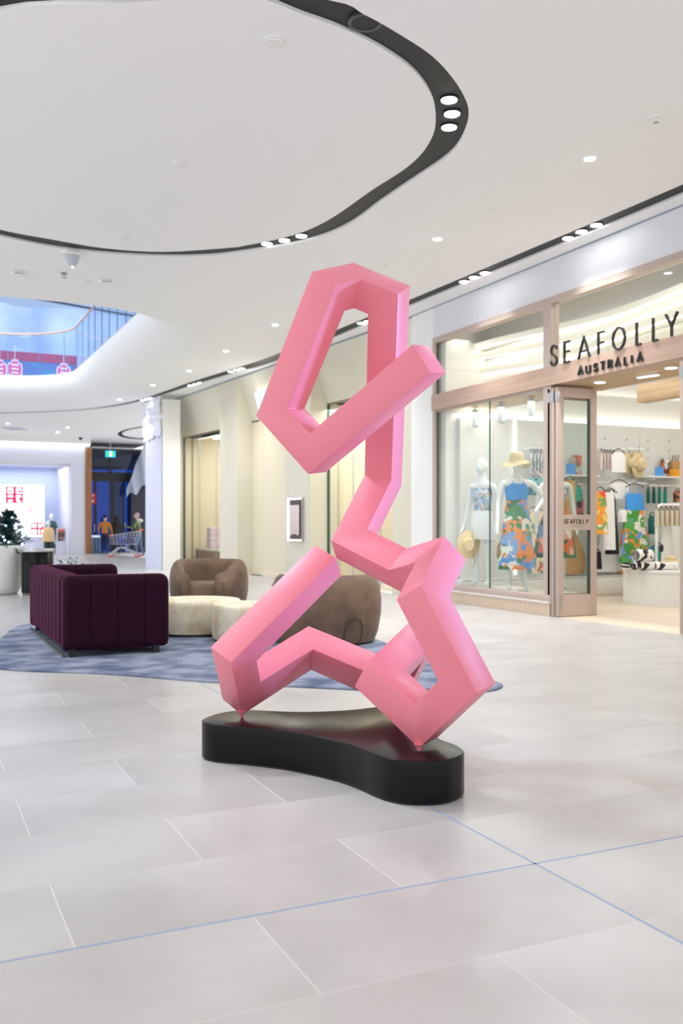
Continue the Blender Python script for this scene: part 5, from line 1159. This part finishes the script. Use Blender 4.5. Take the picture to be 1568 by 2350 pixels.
crumple('plastic_sheet', 'long pale plastic sheet draped from the ceiling beside the entrance', lambda u, v: (xe(283)+(xe(334)-xe(283))*(u*(1-.0*v))*1.0+(1-u)*(1-v)*0+v*(1-u)*1.05*0, EY-.75+.1*sin(u*14+v*2), (ze(290, 1143)+(u*.6)+.12*sin(u*11))*(1-v)+v*(ze(290, 1143)+.4+u*2.6)), 26, 14, M('drape_grey', (176, 182, 198), .35, bump=(5, .5)))
ex = thing('exit_sign', 'small green illuminated running-man exit sign hanging from the ceiling', 'sign', (ony(254, 1203, 39.5).x, 39.5, ony(254, 1049, 39.5).z)); W_ = .2
bx('box', -W_, W_, 0, .06, 0, .26, M('sign_cyan', (30, 180, 220), .4, emit=.7), ex); bx('green_field', -W_*.75, W_*.75, -.006, 0, .03, .23, M('sign_green', (20, 170, 80), .4, emit=.8), ex); bx('door_pictogram', -.05, .05, -.012, -.006, .04, .22, M('sign_white', (240, 255, 245), .4, emit=1.2), ex)
MB().tube([(0, .03, .26), (0, .03, ZC-ex.location.z)], .01, 5).make('rod', STEEL, ex)
q = ony(213, 1203, EY-.3); t = thing('notice', 'red notice with white symbols on the entrance glass', 'notice', (xe(213), EY-.02, ze(213, 1157))); hgt = ze(213, 1132)-ze(213, 1157); bx('sheet', -.13, .13, 0, .015, 0, hgt, M('notice_red', (206, 40, 66), .5), t); MB().ball((0, -.002, hgt*.28), .07, 10, (.6, .1, 1)).make('symbol', WHITE, t); MB().ball((0, -.002, hgt*.78), .05, 10, (1, .1, .8)).make('symbol', WHITE, t)
for k in range(3):
    px = (214, 221, 228)[k]; q = ony(px, 1203, 40.9); t = thing('entrance_post', ('left', 'middle', 'right')[k]+' of three pale upright gate posts at the entrance', 'post', (q.x, 40.9, 0), group='gate posts'); hh_ = H-(1229-HY)*40.5/F
    bx('post', -(.1 if k == 0 else .045), .05, -.05, .05, 0, hh_-.05, M('post_blue', (120, 150, 190), .3), t, bev=.01); MB().ball((-.02, 0, hh_-.04), .06, 10).make('lit_cap', M('cap_lit', (220, 244, 255), .3, emit=.5), t); bx('dark_edge', .05, .075, -.06, .06, 0, hh_-.1, DK, t)

# ------------------------------------------------------------------ people and trolley
SKIN = M('skin', (224, 176, 156), .6)
def person(label, px, d, h, rz, mats, fn, arms=None, legs=None, lean=0, bulk=1.1, hair=None, foot_px=None):
    q = dep(px, 1203, d); t = thing('person', label, 'person', (q.x, q.y, 0), rz)
    J = figure(h, arms, legs, lean, bulk=bulk); k = h/1.75
    body('body', t, J, SK_EDGES, lambda c: fn(c/k), mats)
    hd = J['head'][0]
    if hair == 'short':
        MB().ball((hd.x, hd.y+.016, hd.z+.075*k), .1*k, 14, (.9, 1.02, .95)).make('hair', mats[3], t, True)
    elif hair == 'long':
        MB().loft([[(hd.x+r*cos(2*pi*j/16)*.95, hd.y+.02+r*sin(2*pi*j/16), hd.z+z) for j in range(16)] for r, z in ((.001, .15), (.07, .135), (.105, .06), (.11, -.05), (.12, -.18), (.09, -.26))]).make('hair', mats[3], t, True)
    return t, J, k
JEANS = M('jeans_dark', (34, 40, 66), .8); HAIRD = M('hair_dark', (26, 20, 20), .7)
def std(top, c):   # 0 jacket 1 trousers 2 skin 3 hair 4 shoe
    if c.z < .1: return 4
    if c.z < .93 and abs(c.x) < .24: return 1
    if c.z > 1.52: return 2
    if c.z < .9: return 2
    return 0
SHOE = M('shoe_dark', (36, 34, 36), .6)
person('person in a mustard jacket and dark jeans walking away through the entrance', 241, 39.8, 1.62, -TH+pi, [M('mustard', (188, 120, 30), .8), JEANS, SKIN, HAIRD, SHOE], lambda c: std(0, c), hair='short', bulk=1.2, arms={'L': ((.1, .02, -.26), (.12, -.1, -.48)), 'R': ((-.1, .02, -.26), (-.12, -.1, -.48))}, legs={'L': ((.01, -.12, -.44), (.01, -.05, -.86)), 'R': ((-.01, .02, -.46), (-.01, .16, -.84))})
person('person with long dark hair in a dark olive jacket walking away', 268, 40.2, 1.58, -TH+pi, [M('dark_olive', (50, 46, 42), .8), M('trousers_black', (24, 24, 30), .8), SKIN, HAIRD, SHOE], lambda c: std(0, c), hair='long', bulk=1.15)
CAMO = printed('camo_green', [(90, 116, 74), (120, 142, 100), (66, 90, 60), (140, 150, 120)], 9)
tp, Jp, kp = person('person in green jacket with pale hood pushing a trolley, holding a phone', 319, 36.4, 1.66, -TH-pi/2, [CAMO, M('jeans_blue', (104, 124, 158), .8), SKIN, M('hair_grey', (176, 172, 172), .7), M('shoe_grey', (90, 92, 98), .6)], lambda c: std(0, c), hair='short', bulk=1.25, lean=.12,
    arms={'L': ((.04, -.08, -.26), (-.04, -.34, -.2)), 'R': ((-.04, -.08, -.26), (.03, -.34, -.2))}, legs={'L': ((.01, -.1, -.44), (.01, -.04, -.86)), 'R': ((-.01, .04, -.46), (-.01, .18, -.84))})
MB().ball((0, .03, 1.47*kp), .14, 14, (1.0, .9, .55)).make('hood', M('hood_pale', (224, 220, 212), .8), tp, True)
pl_ = Jp['paL'][0]; ph = thing('phone', 'phone held up by the person pushing the trolley', 'phone', tuple(Matrix.Rotation(-TH-pi/2, 4, 'Z') @ (pl_+Vector((-.04, -.09, .03)))+tp.location), -TH-pi/2); bx('case', -.036, .036, -.005, .005, 0, .14, BLACK, ph); bx('screen', -.032, .032, .005, .007, .005, .135, M('phone_screen', (150, 170, 200), .2), ph)
# trolley (local +x points left in the picture, away from its pusher)
q = dep(286, 1203, 35.4)
tr = thing('shopping_trolley', 'wire shopping trolley with red handle and castors pushed towards the left', 'trolley', (q.x, q.y, 0), -TH+pi); WIRE = M('wire_grey', (190, 194, 206), .35, .4); REDP = M('trolley_red', (226, 70, 54), .5)
def bk(u, v, z): return Vector((u, v, z))
zb_, zt0, zt1 = .5, .98, .82          # basket floor, rim at handle and at nose
def rim(u): return zt0+(zt1-zt0)*(u+.55)/1.05
cor = [(-.55, -.28), (.5, -.2), (.5, .2), (-.55, .28)]
MB().tube([(u, v, rim(u)) for u, v in cor], .016, 6, True).make('rim_tube', WIRE, tr); 
fl = [(-.42, -.22), (.46, -.16), (.46, .16), (-.42, .22)]
MB().tube([(u, v, zb_) for u, v in fl], .01, 5, True).make('floor_frame', WIRE, tr)
for sgn in (-1, 1):
    for k in range(9):
        s_ = k/8; MB().tube([(-.55+1.05*s_, sgn*(.28-.08*s_), rim(-.55+1.05*s_)), (-.42+.88*s_, sgn*(.22-.06*s_), zb_)], .006, 4).make('side_wire', WIRE, tr)
    for h_ in (.25, .5, .75): MB().tube([(-.42-.13*h_, sgn*(.22+.06*h_), zb_+(zt0-zb_)*h_), (.46+.04*h_, sgn*(.16+.04*h_), zb_+(zt1-zb_)*h_)], .006, 4).make('side_wire', WIRE, tr)
    MB().tube([(-.5, sgn*.25, .12), (-.3, sgn*.24, .22), (0, sgn*.22, .36), (.1, sgn*.2, .38), (.2, sgn*.2, .36), (.52, sgn*.19, .12)], .024, 7).make('chassis_tube', WIRE, tr); MB().tube([(-.1, sgn*.2, .37), (-.15, sgn*.2, zb_)], .018, 6).make('upright', WIRE, tr)
    for u in (-.5, .52):
        w_ = MB(); w_.tube([(u, sgn*.22-.015, .06), (u, sgn*.22+.015, .06)], .06, 14); wh = w_.make('wheel', REDP, tr); bx('castor_fork', u-.03, u+.03, sgn*.22-.025, sgn*.22+.025, .06, .13, STEEL, wh)
MB().tube([(-.62, -.27, 1.04), (-.62, .27, 1.04)], .026, 8).make('handle', REDP, tr)
for sgn in (-1, 1): MB().tube([(-.55, sgn*.27, zt0), (-.62, sgn*.27, 1.04)], .016, 6).make('handle_arm', REDP, tr); MB().ball((.5, sgn*.19, zt1), .045, 8).make('corner_bumper', REDP, tr)
bgz = zb_+.02
for k, (u, v, mt, lab) in enumerate(((.125, 0, M('bag_blue', (40, 70, 170), .5), 'blue shopping bag lying in the trolley'), (-.235, .02, M('bag_navy', (44, 52, 104), .5), 'navy parcel lying in the trolley beside the blue bag'))):
    wpt = Matrix.Rotation(-TH+pi, 4, 'Z') @ Vector((u, v, 0)); t = thing('shopping_bag', lab, 'bag', (q.x+wpt.x, q.y+wpt.y, bgz), -TH+pi); bx('bag_body', -.16, .16, -.13, .13, 0, .2+.04*k, mt, t, bev=.05, seg=3); MB().tube([(-.06, 0, .2), (0, 0, .29), (.06, 0, .2)], .01, 5).make('handle', mt, t)
